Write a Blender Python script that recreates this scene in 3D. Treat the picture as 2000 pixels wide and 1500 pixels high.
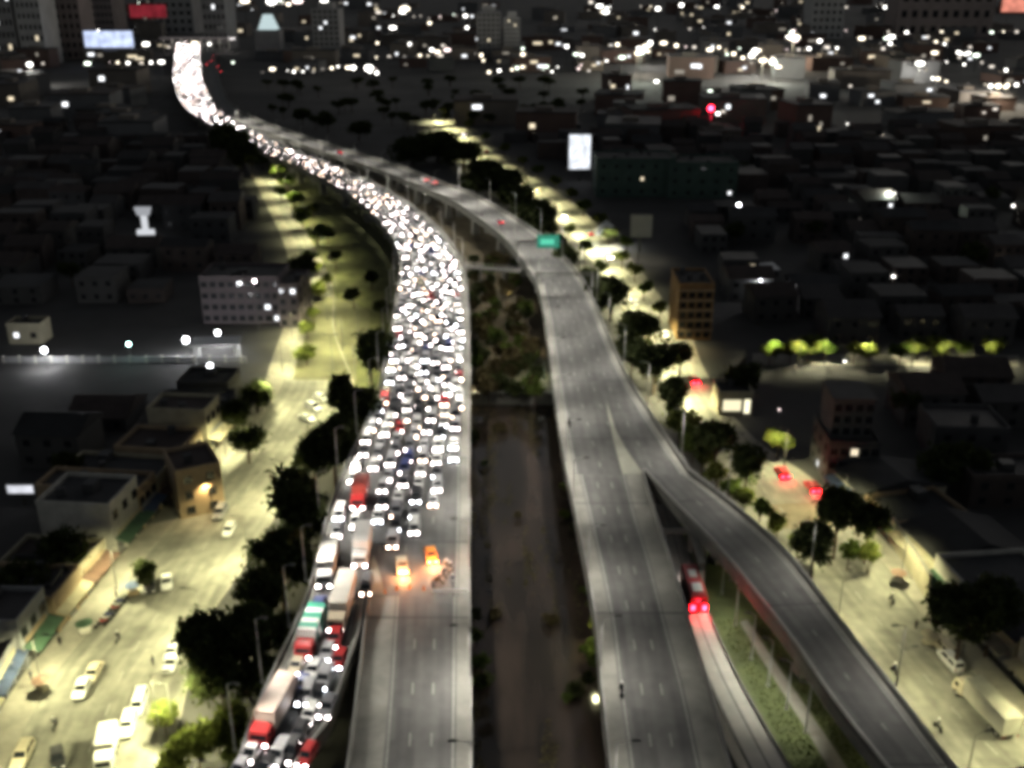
import bpy, math, random
from mathutils import Vector, Matrix
from math import radians, sin, cos, pi, atan2, hypot, tan, sqrt

R = random.Random(11)
scene = bpy.context.scene
COL = scene.collection
for o in list(bpy.data.objects):
    bpy.data.objects.remove(o, do_unlink=True)

# ------------------------------------------------------------------ camera
CAM_Z, PITCH, FPX = 92.0, 22.0, 2000.0
cd = bpy.data.cameras.new('camera')
cam = bpy.data.objects.new('camera', cd)
COL.objects.link(cam)
cam.location = (0, 0, CAM_Z)
cam.rotation_euler = (radians(90 - PITCH), 0, 0)
cd.sensor_width = 36.0
cd.lens = 36.0
cd.clip_start = 1.0
cd.clip_end = 20000.0
scene.camera = cam

# ------------------------------------------------------------------ night sky and moon
SUN_EL, SUN_AZ = radians(14), radians(25)
world = bpy.data.worlds.new('World')
scene.world = world
world.use_nodes = True
wn = world.node_tree
wn.nodes.clear()
w_out = wn.nodes.new('ShaderNodeOutputWorld')
w_bg = wn.nodes.new('ShaderNodeBackground')
w_sky = wn.nodes.new('ShaderNodeTexSky')
w_hs = wn.nodes.new('ShaderNodeHueSaturation')
w_sky.sky_type = 'NISHITA'
w_sky.sun_disc = False
w_sky.sun_elevation = SUN_EL
w_sky.sun_rotation = SUN_AZ
w_hs.inputs['Saturation'].default_value = 0.3
w_bg.inputs['Strength'].default_value = 0.029
wn.links.new(w_sky.outputs[0], w_hs.inputs['Color'])
wn.links.new(w_hs.outputs[0], w_bg.inputs['Color'])
wn.links.new(w_bg.outputs[0], w_out.inputs['Surface'])

sd = bpy.data.lights.new('moon', 'SUN')
sd.energy = 0.008
sd.angle = radians(10)
sd.color = (1.0, 0.95, 0.88)
sun = bpy.data.objects.new('moon', sd)
COL.objects.link(sun)
sun.rotation_euler = (pi / 2 - SUN_EL, 0, pi - SUN_AZ)

# ------------------------------------------------------------------ exposure and renderer
scene.view_settings.view_transform = 'Standard'
scene.view_settings.look = 'None'
scene.view_settings.exposure = 0.0
scene.view_settings.gamma = 1.0
scene.view_settings.use_curve_mapping = False
scene.render.engine = 'CYCLES'
scene.cycles.use_light_tree = True
scene.cycles.use_denoising = True
scene.cycles.use_adaptive_sampling = True
scene.cycles.adaptive_threshold = 0.03
scene.cycles.max_bounces = 4
scene.cycles.diffuse_bounces = 1
scene.cycles.glossy_bounces = 1
scene.cycles.transmission_bounces = 2
scene.cycles.transparent_max_bounces = 4
scene.cycles.sample_clamp_indirect = 4.0
scene.cycles.caustics_reflective = False
scene.cycles.caustics_refractive = False
scene.cycles.pixel_filter_type = 'BLACKMAN_HARRIS'
scene.cycles.filter_width = 4.8          # the photograph is a soft, long-zoom phone frame

# lamp powers (W)
P_HWY, P_STREET, P_LAWN = 8500.0, 15500.0, 1500.0
C_HWY = (1.0, 0.95, 0.85)
C_STREET = (1.0, 0.96, 0.52)
E_HEAD = 54.0

# ================================================================== helpers
_t = radians(PITCH)
_fw, _up = Vector((0, cos(_t), -sin(_t))), Vector((0, sin(_t), cos(_t)))


def P(x, y, z=0.0):
    """where the sight line through a point of the photograph meets height z"""
    d = _fw + Vector((1, 0, 0)) * ((x - 1000) / FPX) - _up * ((y - 750) / FPX)
    return Vector((0, 0, CAM_Z)) + d * ((z - CAM_Z) / d.z)


def depth(p):
    return (p - Vector((0, 0, CAM_Z))).dot(_fw)


def to_px(p):
    q = p - Vector((0, 0, CAM_Z))
    zc = q.dot(_fw)
    return 1000 + q.x / zc * FPX, 750 - q.dot(_up) / zc * FPX


ORD = ['first', 'second', 'third', 'fourth', 'fifth', 'sixth', 'seventh', 'eighth', 'ninth', 'tenth', 'eleventh',
       'twelfth', 'thirteenth', 'fourteenth', 'fifteenth', 'sixteenth', 'seventeenth', 'eighteenth', 'nineteenth',
       'twentieth', 'twenty-first', 'twenty-second', 'twenty-third', 'twenty-fourth', 'twenty-fifth', 'twenty-sixth',
       'twenty-seventh', 'twenty-eighth', 'twenty-ninth', 'thirtieth']


def tag(o, label=None, cat=None, group=None, kind=None):
    if label: o['label'] = label
    if cat: o['category'] = cat
    if group: o['group'] = group
    if kind: o['kind'] = kind
    return o


def link(o, parent=None):
    COL.objects.link(o)
    if parent is not None:
        o.parent = parent
    return o


def empty(name, loc, rz=0.0, label=None, cat=None, group=None):
    o = bpy.data.objects.new(name, None)
    o.empty_display_size = 0.5
    link(o)
    o.location = loc
    o.rotation_euler = (0, 0, rz)
    return tag(o, label, cat, group)


# ------------------------------------------------------------------ materials
MATS = {}


def mat(name, col, rough=0.8, var=0.25, scale=0.6, metal=0.0, spec=0.4, bump=0.0, coord='Object', coat=0.0, rand=0.0,
        trans=0.0):
    """procedural surface: base colour broken up by two noises, optional bump"""
    if name in MATS:
        return MATS[name]
    m = bpy.data.materials.new(name)
    m.use_nodes = True
    nt = m.node_tree
    b = nt.nodes['Principled BSDF']
    b.inputs['Roughness'].default_value = rough
    b.inputs['Metallic'].default_value = metal
    b.inputs['Specular IOR Level'].default_value = spec
    if coat:
        b.inputs['Coat Weight'].default_value = coat
    tc = nt.nodes.new('ShaderNodeTexCoord')
    n1 = nt.nodes.new('ShaderNodeTexNoise')
    n1.inputs['Scale'].default_value = scale
    n1.inputs['Detail'].default_value = 5.0
    n1.inputs['Roughness'].default_value = 0.65
    nt.links.new(tc.outputs[coord], n1.inputs['Vector'])
    rm = nt.nodes.new('ShaderNodeMapRange')
    rm.inputs['From Min'].default_value = 0.3
    rm.inputs['From Max'].default_value = 0.7
    rm.inputs['To Min'].default_value = 1 - var
    rm.inputs['To Max'].default_value = 1 + var
    nt.links.new(n1.outputs['Fac'], rm.inputs['Value'])
    fac = rm.outputs[0]
    if rand:
        oi = nt.nodes.new('ShaderNodeObjectInfo')
        rr = nt.nodes.new('ShaderNodeMapRange')
        rr.inputs['To Min'].default_value = 1 - rand
        rr.inputs['To Max'].default_value = 1 + rand
        nt.links.new(oi.outputs['Random'], rr.inputs['Value'])
        mm = nt.nodes.new('ShaderNodeMath')
        mm.operation = 'MULTIPLY'
        nt.links.new(fac, mm.inputs[0])
        nt.links.new(rr.outputs[0], mm.inputs[1])
        fac = mm.outputs[0]
    vm = nt.nodes.new('ShaderNodeVectorMath')
    vm.operation = 'SCALE'
    vm.inputs[0].default_value = col
    nt.links.new(fac, vm.inputs['Scale'])
    nt.links.new(vm.outputs[0], b.inputs['Base Color'])
    if bump:
        bp = nt.nodes.new('ShaderNodeBump')
        bp.inputs['Strength'].default_value = bump
        nt.links.new(n1.outputs['Fac'], bp.inputs['Height'])
        nt.links.new(bp.outputs[0], b.inputs['Normal'])
    if trans:
        b.inputs['Transmission Weight'].default_value = trans
    MATS[name] = m
    return m


def glow(name, col, strength):
    if name in MATS:
        return MATS[name]
    m = bpy.data.materials.new(name)
    m.use_nodes = True
    nt = m.node_tree
    nt.nodes.clear()
    o = nt.nodes.new('ShaderNodeOutputMaterial')
    e = nt.nodes.new('ShaderNodeEmission')
    e.inputs['Color'].default_value = (*col, 1)
    e.inputs['Strength'].default_value = strength
    nt.links.new(e.outputs[0], o.inputs['Surface'])
    MATS[name] = m
    return m


def leaf_mat(name, col):
    if name in MATS:
        return MATS[name]
    m = bpy.data.materials.new(name)
    m.use_nodes = True
    nt = m.node_tree
    nt.nodes.clear()
    out = nt.nodes.new('ShaderNodeOutputMaterial')
    mix = nt.nodes.new('ShaderNodeMixShader')
    mix.inputs[0].default_value = 0.3
    d = nt.nodes.new('ShaderNodeBsdfDiffuse')
    t = nt.nodes.new('ShaderNodeBsdfTranslucent')
    tc = nt.nodes.new('ShaderNodeTexCoord')
    n = nt.nodes.new('ShaderNodeTexNoise')
    n.inputs['Scale'].default_value = 2.2
    n.inputs['Detail'].default_value = 4
    nt.links.new(tc.outputs['Object'], n.inputs['Vector'])
    r = nt.nodes.new('ShaderNodeMapRange')
    r.inputs['From Min'].default_value = 0.3
    r.inputs['From Max'].default_value = 0.7
    r.inputs['To Min'].default_value = 0.45
    r.inputs['To Max'].default_value = 1.5
    nt.links.new(n.outputs['Fac'], r.inputs['Value'])
    v = nt.nodes.new('ShaderNodeVectorMath')
    v.operation = 'SCALE'
    v.inputs[0].default_value = col
    nt.links.new(r.outputs[0], v.inputs['Scale'])
    for s in (d, t):
        nt.links.new(v.outputs[0], s.inputs['Color'])
    nt.links.new(d.outputs[0], mix.inputs[1])
    nt.links.new(t.outputs[0], mix.inputs[2])
    nt.links.new(mix.outputs[0], out.inputs['Surface'])
    MATS[name] = m
    return m


M_ground = mat('ground_soil', (0.055, 0.053, 0.051), 0.95, 0.4, 0.02, coord='Object')
M_deck = mat('deck_asphalt', (0.085, 0.085, 0.082), 0.75, 0.22, 0.09, bump=0.02)


def asphalt(name, col, lane, rough=.75, worn=.3, mott=1.0):
    """UV in metres (across, along): wheel tracks, long smears, square repair patches, fine grain, mottling (on streets painted tree shade too)"""
    m = bpy.data.materials.new(name)
    m.use_nodes = True
    nt = m.node_tree
    N, Lk = nt.nodes.new, nt.links.new
    bs = nt.nodes['Principled BSDF']
    bs.inputs['Roughness'].default_value = rough
    uv = N('ShaderNodeUVMap')
    def noise(sx, sy, detail=4):
        mp = N('ShaderNodeMapping'); mp.inputs['Scale'].default_value = (sx, sy, 1); Lk(uv.outputs[0], mp.inputs['Vector'])
        n = N('ShaderNodeTexNoise'); n.inputs['Scale'].default_value = 1.0; n.inputs['Detail'].default_value = detail; Lk(mp.outputs[0], n.inputs['Vector'])
        return n.outputs['Fac']
    def rng(v, a, b_, c, d):
        r = N('ShaderNodeMapRange'); r.inputs['From Min'].default_value = a; r.inputs['From Max'].default_value = b_
        r.inputs['To Min'].default_value = c; r.inputs['To Max'].default_value = d; Lk(v, r.inputs['Value']); return r.outputs[0]
    def mul(a, b_):
        q = N('ShaderNodeMath'); q.operation = 'MULTIPLY'; Lk(a, q.inputs[0]); Lk(b_, q.inputs[1]); return q.outputs[0]
    sp = N('ShaderNodeSeparateXYZ'); Lk(uv.outputs[0], sp.inputs[0])
    w1 = N('ShaderNodeMath'); w1.operation = 'MULTIPLY'; w1.inputs[1].default_value = 2 * pi / (lane / 2); Lk(sp.outputs[0], w1.inputs[0])
    w2 = N('ShaderNodeMath'); w2.operation = 'SINE'; Lk(w1.outputs[0], w2.inputs[0])
    f = rng(w2.outputs[0], -1, 1, 1 - worn * .5, 1 + worn * .35)
    f = mul(f, rng(noise(.9, .035), .3, .7, .86, 1.12))
    f = mul(f, rng(noise(.12, .06), .3, .7, 1 - .16 * mott, 1 + .18 * mott))
    f = mul(f, rng(noise(.5, .4, 6), .3, .7, 1 - .15 * mott, 1 + .15 * mott))
    br = N('ShaderNodeTexBrick')
    mp = N('ShaderNodeMapping'); mp.inputs['Scale'].default_value = (.29, .045, 1); Lk(uv.outputs[0], mp.inputs['Vector']); Lk(mp.outputs[0], br.inputs['Vector'])
    br.inputs['Scale'].default_value = 1.0; br.inputs['Mortar Size'].default_value = 0.0; br.offset = .37
    br.inputs['Color1'].default_value = (.80, .80, .80, 1); br.inputs['Color2'].default_value = (1.12, 1.12, 1.1, 1)
    v = N('ShaderNodeVectorMath'); v.operation = 'SCALE'; v.inputs[0].default_value = col; Lk(f, v.inputs['Scale'])
    v2 = N('ShaderNodeVectorMath'); v2.operation = 'MULTIPLY'; Lk(v.outputs[0], v2.inputs[0]); Lk(br.outputs['Color'], v2.inputs[1])
    Lk(v2.outputs[0], bs.inputs['Base Color'])
    MATS[name] = m
    return m


M_deck = asphalt('deck_asphalt_worn', (0.098, 0.097, 0.093), 3.4, worn=.16)
M_conc = mat('deck_concrete', (0.23, 0.226, 0.20), 0.85, 0.25, 0.25)
M_parapet = mat('parapet_concrete', (0.165, 0.162, 0.146), 0.85, 0.2, 0.35)
M_joint = mat('joint_rubber', (0.035, 0.035, 0.035), 0.7)
M_paint = mat('road_paint', (0.30, 0.30, 0.27), 0.6, 0.3, 2.0)
M_gore = mat('gore_concrete', (0.28, 0.28, 0.23), 0.85, 0.15, 0.3)
M_street = asphalt('street_asphalt', (0.165, 0.16, 0.135), 4.0, .85, .2, 1.6)  # strong mottling paints tree shadows as well as stains
M_pave = mat('pavement_concrete', (0.24, 0.225, 0.19), 0.9, 0.25, 0.3)
M_busway = mat('busway_concrete', (0.45, 0.43, 0.38), 0.85, 0.18, 0.3)
M_grass = mat('grass_turf', (0.085, 0.09, 0.036), 0.95, 0.5, 0.18)
M_lawn = mat('lawn_turf', (0.095, 0.093, 0.05), 0.95, 0.35, 0.15)
M_scrub = mat('scrub_soil', (0.085, 0.07, 0.04), 0.95, 0.5, 0.15)
M_pole = mat('pole_galvanised', (0.42, 0.42, 0.40), 0.45, 0.15, 1.5, metal=0.4)
M_poledark = mat('pole_dark_paint', (0.10, 0.10, 0.09), 0.5, 0.15, 1.5)
M_lens = glow('lamp_lens', (1.0, 0.93, 0.78), 9.0)
M_lensy = glow('lamp_lens_sodium', (1.0, 0.87, 0.45), 9.0)
M_bark = mat('bark', (0.075, 0.055, 0.04), 0.95, 0.4, 2.0, bump=0.3)
M_leafdark = leaf_mat('leaf_dark', (0.045, 0.055, 0.022))  # darker copy for trees away from lamps, shade put into the colour
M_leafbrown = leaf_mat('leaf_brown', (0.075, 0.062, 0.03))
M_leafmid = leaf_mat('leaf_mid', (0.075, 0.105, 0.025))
M_leaflit = leaf_mat('leaf_lit', (0.10, 0.118, 0.03))  # lighter copy for lamp-lit trees, lamplight put into the leaf colour
M_glass = mat('window_glass', (0.015, 0.017, 0.02), 0.08, 0.1, 0.5, spec=0.6)
M_tyre = mat('tyre_rubber', (0.02, 0.02, 0.02), 0.85)
M_rim = mat('wheel_rim', (0.4, 0.4, 0.4), 0.35, metal=0.8)
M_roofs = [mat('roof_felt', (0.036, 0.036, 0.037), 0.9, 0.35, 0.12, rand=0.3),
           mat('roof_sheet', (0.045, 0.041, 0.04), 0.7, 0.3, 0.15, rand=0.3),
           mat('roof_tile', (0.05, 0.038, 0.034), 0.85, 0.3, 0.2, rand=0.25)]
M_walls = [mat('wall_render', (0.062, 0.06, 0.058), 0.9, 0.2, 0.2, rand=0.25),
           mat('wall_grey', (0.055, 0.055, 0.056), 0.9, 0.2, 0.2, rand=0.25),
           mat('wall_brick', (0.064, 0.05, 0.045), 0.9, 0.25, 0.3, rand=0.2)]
M_shop = [mat('shop_cream', (0.42, 0.38, 0.27), 0.85, 0.2, 0.4), mat('shop_white', (0.5, 0.48, 0.42), 0.85, 0.2, 0.4),
          mat('shop_tan', (0.36, 0.27, 0.17), 0.85, 0.2, 0.4), mat('shop_grey', (0.28, 0.28, 0.28), 0.85, 0.2, 0.4)]
M_frame = mat('window_frame', (0.05, 0.05, 0.05), 0.6)
M_shutter = mat('shutter_steel', (0.22, 0.22, 0.22), 0.5, 0.15, 0.8, metal=0.3)
M_awn = [mat('awning_brown', (0.12, 0.07, 0.05), 0.85), mat('awning_green', (0.05, 0.10, 0.06), 0.85),
         mat('awning_blue', (0.05, 0.07, 0.13), 0.85), mat('awning_cream', (0.4, 0.36, 0.25), 0.85)]
M_winlit = glow('window_lit_warm', (1.0, 0.85, 0.6), 1.2)
M_winlitw = glow('window_lit_white', (0.95, 0.97, 1.0), 2.0)
M_skin = mat('skin', (0.30, 0.18, 0.12), 0.6)
M_cloths = [mat('cloth_navy', (0.03, 0.035, 0.06), 0.9), mat('cloth_black', (0.02, 0.02, 0.022), 0.9),
            mat('cloth_grey', (0.2, 0.2, 0.2), 0.9), mat('cloth_white', (0.55, 0.55, 0.52), 0.9)]

PAINT = {}
for nm, c in dict(white=(0.72, 0.72, 0.70), silver=(0.42, 0.42, 0.43), grey=(0.16, 0.16, 0.17), black=(0.02, 0.02, 0.022),
                  red=(0.42, 0.03, 0.03), blue=(0.05, 0.07, 0.22), beige=(0.5, 0.44, 0.32), green=(0.04, 0.28, 0.18),
                  orange=(0.6, 0.22, 0.04), pink=(0.6, 0.33, 0.30)).items():
    PAINT[nm] = mat('paint_' + nm, c, 0.32, 0.06, 1.2, coat=0.4)
M_hl = [glow('headlight_neutral', (1.0, 0.87, 0.86), E_HEAD), glow('headlight_cool', (0.90, 0.93, 1.0), E_HEAD),
        glow('headlight_warm', (1.0, 0.72, 0.56), E_HEAD * 0.8)]
M_hloff = mat('headlight_off', (0.5, 0.5, 0.5), 0.15)
M_hlorange = glow('indicator_orange', (1.0, 0.36, 0.10), 30.0)
M_tl = glow('taillight_lit', (1.0, 0.03, 0.05), 14.0)
M_tlred = glow('brake_lamp_bright', (1.0, 0.006, 0.012), 110.0)
M_tloff = mat('taillight_off', (0.22, 0.01, 0.01), 0.3)


# ------------------------------------------------------------------ mesh builder
class MB:
    def __init__(s):
        s.v, s.f, s.m, s.sm = [], [], [], False

    def quad(s, a, b, c, d, mi=0):
        n = len(s.v)
        s.v += [tuple(a), tuple(b), tuple(c), tuple(d)]
        s.f.append((n, n + 1, n + 2, n + 3))
        s.m.append(mi)

    def poly(s, pts, mi=0):
        n = len(s.v)
        s.v += [tuple(p) for p in pts]
        s.f.append(tuple(range(n, n + len(pts))))
        s.m.append(mi)

    def box(s, x0, x1, y0, y1, z0, z1, mi=0, mtop=None, bottom=True):
        n = len(s.v)
        s.v += [(x0, y0, z0), (x1, y0, z0), (x1, y1, z0), (x0, y1, z0), (x0, y0, z1), (x1, y0, z1), (x1, y1, z1), (x0, y1, z1)]
        fs = [(4, 5, 6, 7), (0, 1, 5, 4), (1, 2, 6, 5), (2, 3, 7, 6), (3, 0, 4, 7)]
        if bottom: fs.append((3, 2, 1, 0))
        for i, f in enumerate(fs):
            s.f.append(tuple(n + k for k in f))
            s.m.append(mtop if (i == 0 and mtop is not None) else mi)

    def frustum(s, b, t, z0, z1, mi=0, caps=(True, True)):
        """b,t = (x0,x1,y0,y1)"""
        n = len(s.v)
        for (x0, x1, y0, y1), z in ((b, z0), (t, z1)):
            s.v += [(x0, y0, z), (x1, y0, z), (x1, y1, z), (x0, y1, z)]
        fs = [(0, 1, 5, 4), (1, 2, 6, 5), (2, 3, 7, 6), (3, 0, 4, 7)]
        if caps[0]: fs.append((3, 2, 1, 0))
        if caps[1]: fs.append((4, 5, 6, 7))
        for f in fs:
            s.f.append(tuple(n + k for k in f))
            s.m.append(mi)

    def loft(s, rings, mi=0, cap=True, closed=True):
        n0 = len(s.v)
        k = len(rings[0])
        for r in rings:
            s.v += [tuple(p) for p in r]
        for i in range(len(rings) - 1):
            for j in range(k if closed else k - 1):
                a, b = n0 + i * k + j, n0 + i * k + (j + 1) % k
                s.f.append((a, b, b + k, a + k))
                s.m.append(mi)
        if cap:
            s.f.append(tuple(n0 + j for j in reversed(range(k))))
            s.f.append(tuple(n0 + (len(rings) - 1) * k + j for j in range(k)))
            s.m += [mi, mi]

    def tube(s, p0, p1, r0, r1=None, seg=6, mi=0, cap=True):
        p0, p1 = Vector(p0), Vector(p1)
        r1 = r0 if r1 is None else r1
        d = (p1 - p0).normalized()
        a = d.orthogonal().normalized()
        b = d.cross(a)
        s.loft([[p + (a * cos(2 * pi * j / seg) + b * sin(2 * pi * j / seg)) * r for j in range(seg)] for p, r in ((p0, r0), (p1, r1))], mi, cap)

    def disc_y(s, c, r, w, seg=12, mi=0, mi2=None):
        """wheel with its axle along y"""
        rings = [[(c[0] + cos(2 * pi * j / seg) * rr, c[1] + yy, c[2] + sin(2 * pi * j / seg) * rr) for j in range(seg)]
                 for rr, yy in ((r * .9, -w / 2), (r, -w / 2 + .03), (r, w / 2 - .03), (r * .9, w / 2))]
        s.loft(rings, mi)

    def sphere(s, c, r, mi=0, seg=8, rings=5, sz=1.0):
        rs = []
        for i in range(1, rings):
            t = pi * i / rings
            rs.append([(c[0] + r * sin(t) * cos(2 * pi * j / seg), c[1] + r * sin(t) * sin(2 * pi * j / seg), c[2] - r * sz * cos(t)) for j in range(seg)])
        s.loft(rs, mi)

    def mesh(s, name, mats):
        me = bpy.data.meshes.new(name)
        me.from_pydata(s.v, [], s.f)
        for m in (mats if isinstance(mats, (list, tuple)) else [mats]):
            me.materials.append(m)
        me.polygons.foreach_set('material_index', s.m)
        if s.sm:
            me.polygons.foreach_set('use_smooth', [True] * len(s.f))
        me.update()
        return me

    def build(s, name, mats, parent=None, loc=None):
        o = bpy.data.objects.new(name, s.mesh(name, mats))
        link(o, parent)
        if loc is not None: o.location = loc
        return o


def inst(name, me, parent=None, loc=(0, 0, 0), rz=0.0, m=None, slot=0, scale=None):
    o = bpy.data.objects.new(name, me)
    link(o, parent)
    o.location = loc
    o.rotation_euler = (0, 0, rz)
    if scale is not None: o.scale = scale
    if m is not None:
        o.material_slots[slot].link = 'OBJECT'
        o.material_slots[slot].material = m
    return o


# ------------------------------------------------------------------ road strips
def cat(p0, p1, p2, p3, t):
    return 0.5 * ((2 * p1) + (p2 - p0) * t + (2 * p0 - 5 * p1 + 4 * p2 - p3) * t * t + (3 * p1 - p0 - 3 * p2 + p3) * t ** 3)


def smooth(pts, n=6):
    q = [pts[0] * 2 - pts[1]] + list(pts) + [pts[-1] * 2 - pts[-2]]
    out = []
    for i in range(1, len(q) - 2):
        for k in range(n):
            out.append(cat(q[i - 1], q[i], q[i + 1], q[i + 2], k / n))
    out.append(q[-2].copy())
    return out


def stations_rows(rows, n=6):
    """rows: (y, xl, xr, z) of the photograph"""
    L = smooth([P(xl, y, z) for y, xl, xr, z in rows], n)
    Rr = smooth([P(xr, y, z) for y, xl, xr, z in rows], n)
    return list(zip(L, Rr))


def stations_centre(pts, n=6):
    """pts: (x, y, width, z) of the photograph"""
    C = smooth([P(x, y, z) for x, y, w, z in pts], n)
    W = smooth([Vector((w, 0, 0)) for x, y, w, z in pts], n)
    out = []
    for i, c in enumerate(C):
        d = (C[min(i + 1, len(C) - 1)] - C[max(i - 1, 0)])
        nrm = Vector((d.y, -d.x, 0)).normalized()
        out.append((c - nrm * W[i].x / 2, c + nrm * W[i].x / 2))
    return out


def resample(st, step):
    """even stations along the middle"""
    mid = [(a + b) / 2 for a, b in st]
    acc = [0.0]
    for i in range(1, len(mid)):
        acc.append(acc[-1] + (mid[i] - mid[i - 1]).length)
    n = max(2, int(acc[-1] / step))
    out, j = [], 0
    for k in range(n + 1):
        s = acc[-1] * k / n
        while j < len(acc) - 2 and acc[j + 1] < s: j += 1
        t = (s - acc[j]) / max(1e-6, acc[j + 1] - acc[j])
        out.append((st[j][0].lerp(st[j + 1][0], t), st[j][1].lerp(st[j + 1][1], t)))
    return out


def at_u(s, u, dz=0.0, off=0.0):
    """point at fraction u between left and right edges plus off metres to the right"""
    d = (s[1] - s[0])
    d.z = 0
    w = d.length
    p = s[0].lerp(s[1], u) + d / max(w, 1e-6) * off
    return Vector((p.x, p.y, p.z + dz))


def strip(name, st, ua, ub, dz, m, parent=None, oa=0.0, ob=0.0, kind=None):
    b = MB()
    rows = [[at_u(s, ua, dz, oa), at_u(s, ub, dz, ob)] for s in st]
    n = 0
    for r in rows: b.v += [tuple(r[0]), tuple(r[1])]
    for i in range(len(rows) - 1):
        b.f.append((2 * i, 2 * i + 1, 2 * i + 3, 2 * i + 2))
        b.m.append(0)
    o = b.build(name, m, parent)
    uv = o.data.uv_layers.new(name='UVMap')
    acc, co = 0.0, []
    for i, r in enumerate(rows):
        if i: acc += ((r[0] + r[1]) / 2 - (rows[i - 1][0] + rows[i - 1][1]) / 2).length
        co += [(0.0, acc), ((r[1] - r[0]).length, acc)]
    for lp in o.data.loops: uv.data[lp.index].uv = co[lp.vertex_index]
    if kind: o['kind'] = kind
    return o


def beam(name, st, u, off0, off1, z0, z1, m, parent):
    """a wall running along the strip, off0..off1 metres from fraction u"""
    b = MB()
    b.loft([[at_u(s, u, z0, off0), at_u(s, u, z0, off1), at_u(s, u, z1, off1), at_u(s, u, z1, off0)] for s in st], 0)
    return b.build(name, m, parent)


def tangent(st, i):
    a, b = st[max(i - 1, 0)], st[min(i + 1, len(st) - 1)]
    d = (b[0] + b[1]) / 2 - (a[0] + a[1]) / 2
    d.z = 0
    return d.normalized()


# ================================================================== THE SETTING
def stations(items, n=6):
    mids = []
    for it in items:
        if it[0] == 'r': mids.append((P(it[2], it[1], it[4]) + P(it[3], it[1], it[4])) / 2)
        elif it[0] == 'p': mids.append((P(it[1], it[2], it[5]) + P(it[3], it[4], it[5])) / 2)
        else: mids.append(P(it[1], it[2], it[4]))
    L, Rr = [], []
    for i, it in enumerate(items):
        if it[0] == 'r':
            L.append(P(it[2], it[1], it[4])); Rr.append(P(it[3], it[1], it[4]))
        elif it[0] == 'p':
            L.append(P(it[1], it[2], it[5])); Rr.append(P(it[3], it[4], it[5]))
        else:
            d = mids[min(i + 1, len(mids) - 1)] - mids[max(i - 1, 0)]
            nr = Vector((d.y, -d.x, 0)).normalized()
            L.append(mids[i] - nr * it[3] / 2); Rr.append(mids[i] + nr * it[3] / 2)
    return list(zip(smooth(L, n), smooth(Rr, n)))


def struct(o):
    o['kind'] = 'structure'
    return o


# ground sheet to the horizon
b = MB()
b.quad((-9000, -400, 0), (9000, -400, 0), (9000, 14000, 0), (-9000, 14000, 0))
# the sheet is cut around the canal by building it in strips: left, right, near, far of the canal bed
CX0, CX1, CY0, CY1 = -15.0, 20.0, 40.0, 221.0
b = MB()
for x0, x1, y0, y1 in ((-9000, CX0, -400, 14000), (CX1, 9000, -400, 14000), (CX0, CX1, -400, CY0), (CX0, CX1, CY1, 14000)):
    b.quad((x0, y0, 0), (x1, y0, 0), (x1, y1, 0), (x0, y1, 0))
ground = struct(b.build('ground', M_ground))

# canal: water and sloping walls
m = bpy.data.materials.new('canal_water')
m.use_nodes = True
nt = m.node_tree
bs = nt.nodes['Principled BSDF']
bs.inputs['Base Color'].default_value = (0.035, 0.026, 0.018, 1)
bs.inputs['Roughness'].default_value = 0.12
tc = nt.nodes.new('ShaderNodeTexCoord')
mp = nt.nodes.new('ShaderNodeMapping')
mp.inputs['Scale'].default_value = (0.9, 0.35, 1)
nz = nt.nodes.new('ShaderNodeTexNoise')
nz.inputs['Scale'].default_value = 1.2
nz.inputs['Detail'].default_value = 3
bp = nt.nodes.new('ShaderNodeBump')
bp.inputs['Strength'].default_value = 0.12
nt.links.new(tc.outputs['Object'], mp.inputs['Vector'])
nt.links.new(mp.outputs[0], nz.inputs['Vector'])
nt.links.new(nz.outputs['Fac'], bp.inputs['Height'])
nt.links.new(bp.outputs[0], bs.inputs['Normal'])
nz2 = nt.nodes.new('ShaderNodeTexNoise')
nz2.inputs['Scale'].default_value = 0.06
nz2.inputs['Detail'].default_value = 4
cr = nt.nodes.new('ShaderNodeValToRGB')
cr.color_ramp.elements[0].color = (0.022, 0.018, 0.014, 1)
cr.color_ramp.elements[0].position = 0.4
cr.color_ramp.elements[1].color = (0.06, 0.044, 0.034, 1)
cr.color_ramp.elements[1].position = 0.66
mp2 = nt.nodes.new('ShaderNodeMapping')
mp2.inputs['Scale'].default_value = (2.6, .5, 1)
nt.links.new(tc.outputs['Object'], mp2.inputs['Vector'])
nt.links.new(mp2.outputs[0], nz2.inputs['Vector'])
nt.links.new(nz2.outputs['Fac'], cr.inputs['Fac'])
nt.links.new(cr.outputs[0], bs.inputs['Base Color'])
M_water = m
b = MB()
b.quad((CX0 - 1, CY0, -2.2), (CX1 + 1, CY0, -2.2), (CX1 + 1, CY1 + 1, -2.2), (CX0 - 1, CY1 + 1, -2.2))
canal = struct(b.build('canal_water', M_water))
b = MB()
for x0, x1 in ((CX0 + .01, CX0 + 2.2), (CX1 - .01, CX1 - 2.2)):
    b.quad((x0, CY0, 0.0), (x1, CY0, -2.6), (x1, CY1, -2.6), (x0, CY1, 0.0))
cw = struct(b.build('canal_bank', mat('canal_bank_soil', (0.06, 0.058, 0.035), 0.95, 0.5, 0.3)))

# median scrub beyond the weir
rows = [('r', 772, 915, 1075, 0.0), ('r', 700, 905, 1075, 0.0), ('r', 600, 905, 1060, 0.0), ('r', 520, 890, 1020, 0.0),
        ('r', 460, 860, 975, 0.0), ('r', 410, 800, 905, 0.0), ('r', 360, 720, 800, 0.0), ('r', 320, 640, 700, 0.0)]
st = stations(rows)
struct(strip('median_ground', st, 0, 1, 0.012, M_scrub))

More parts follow.
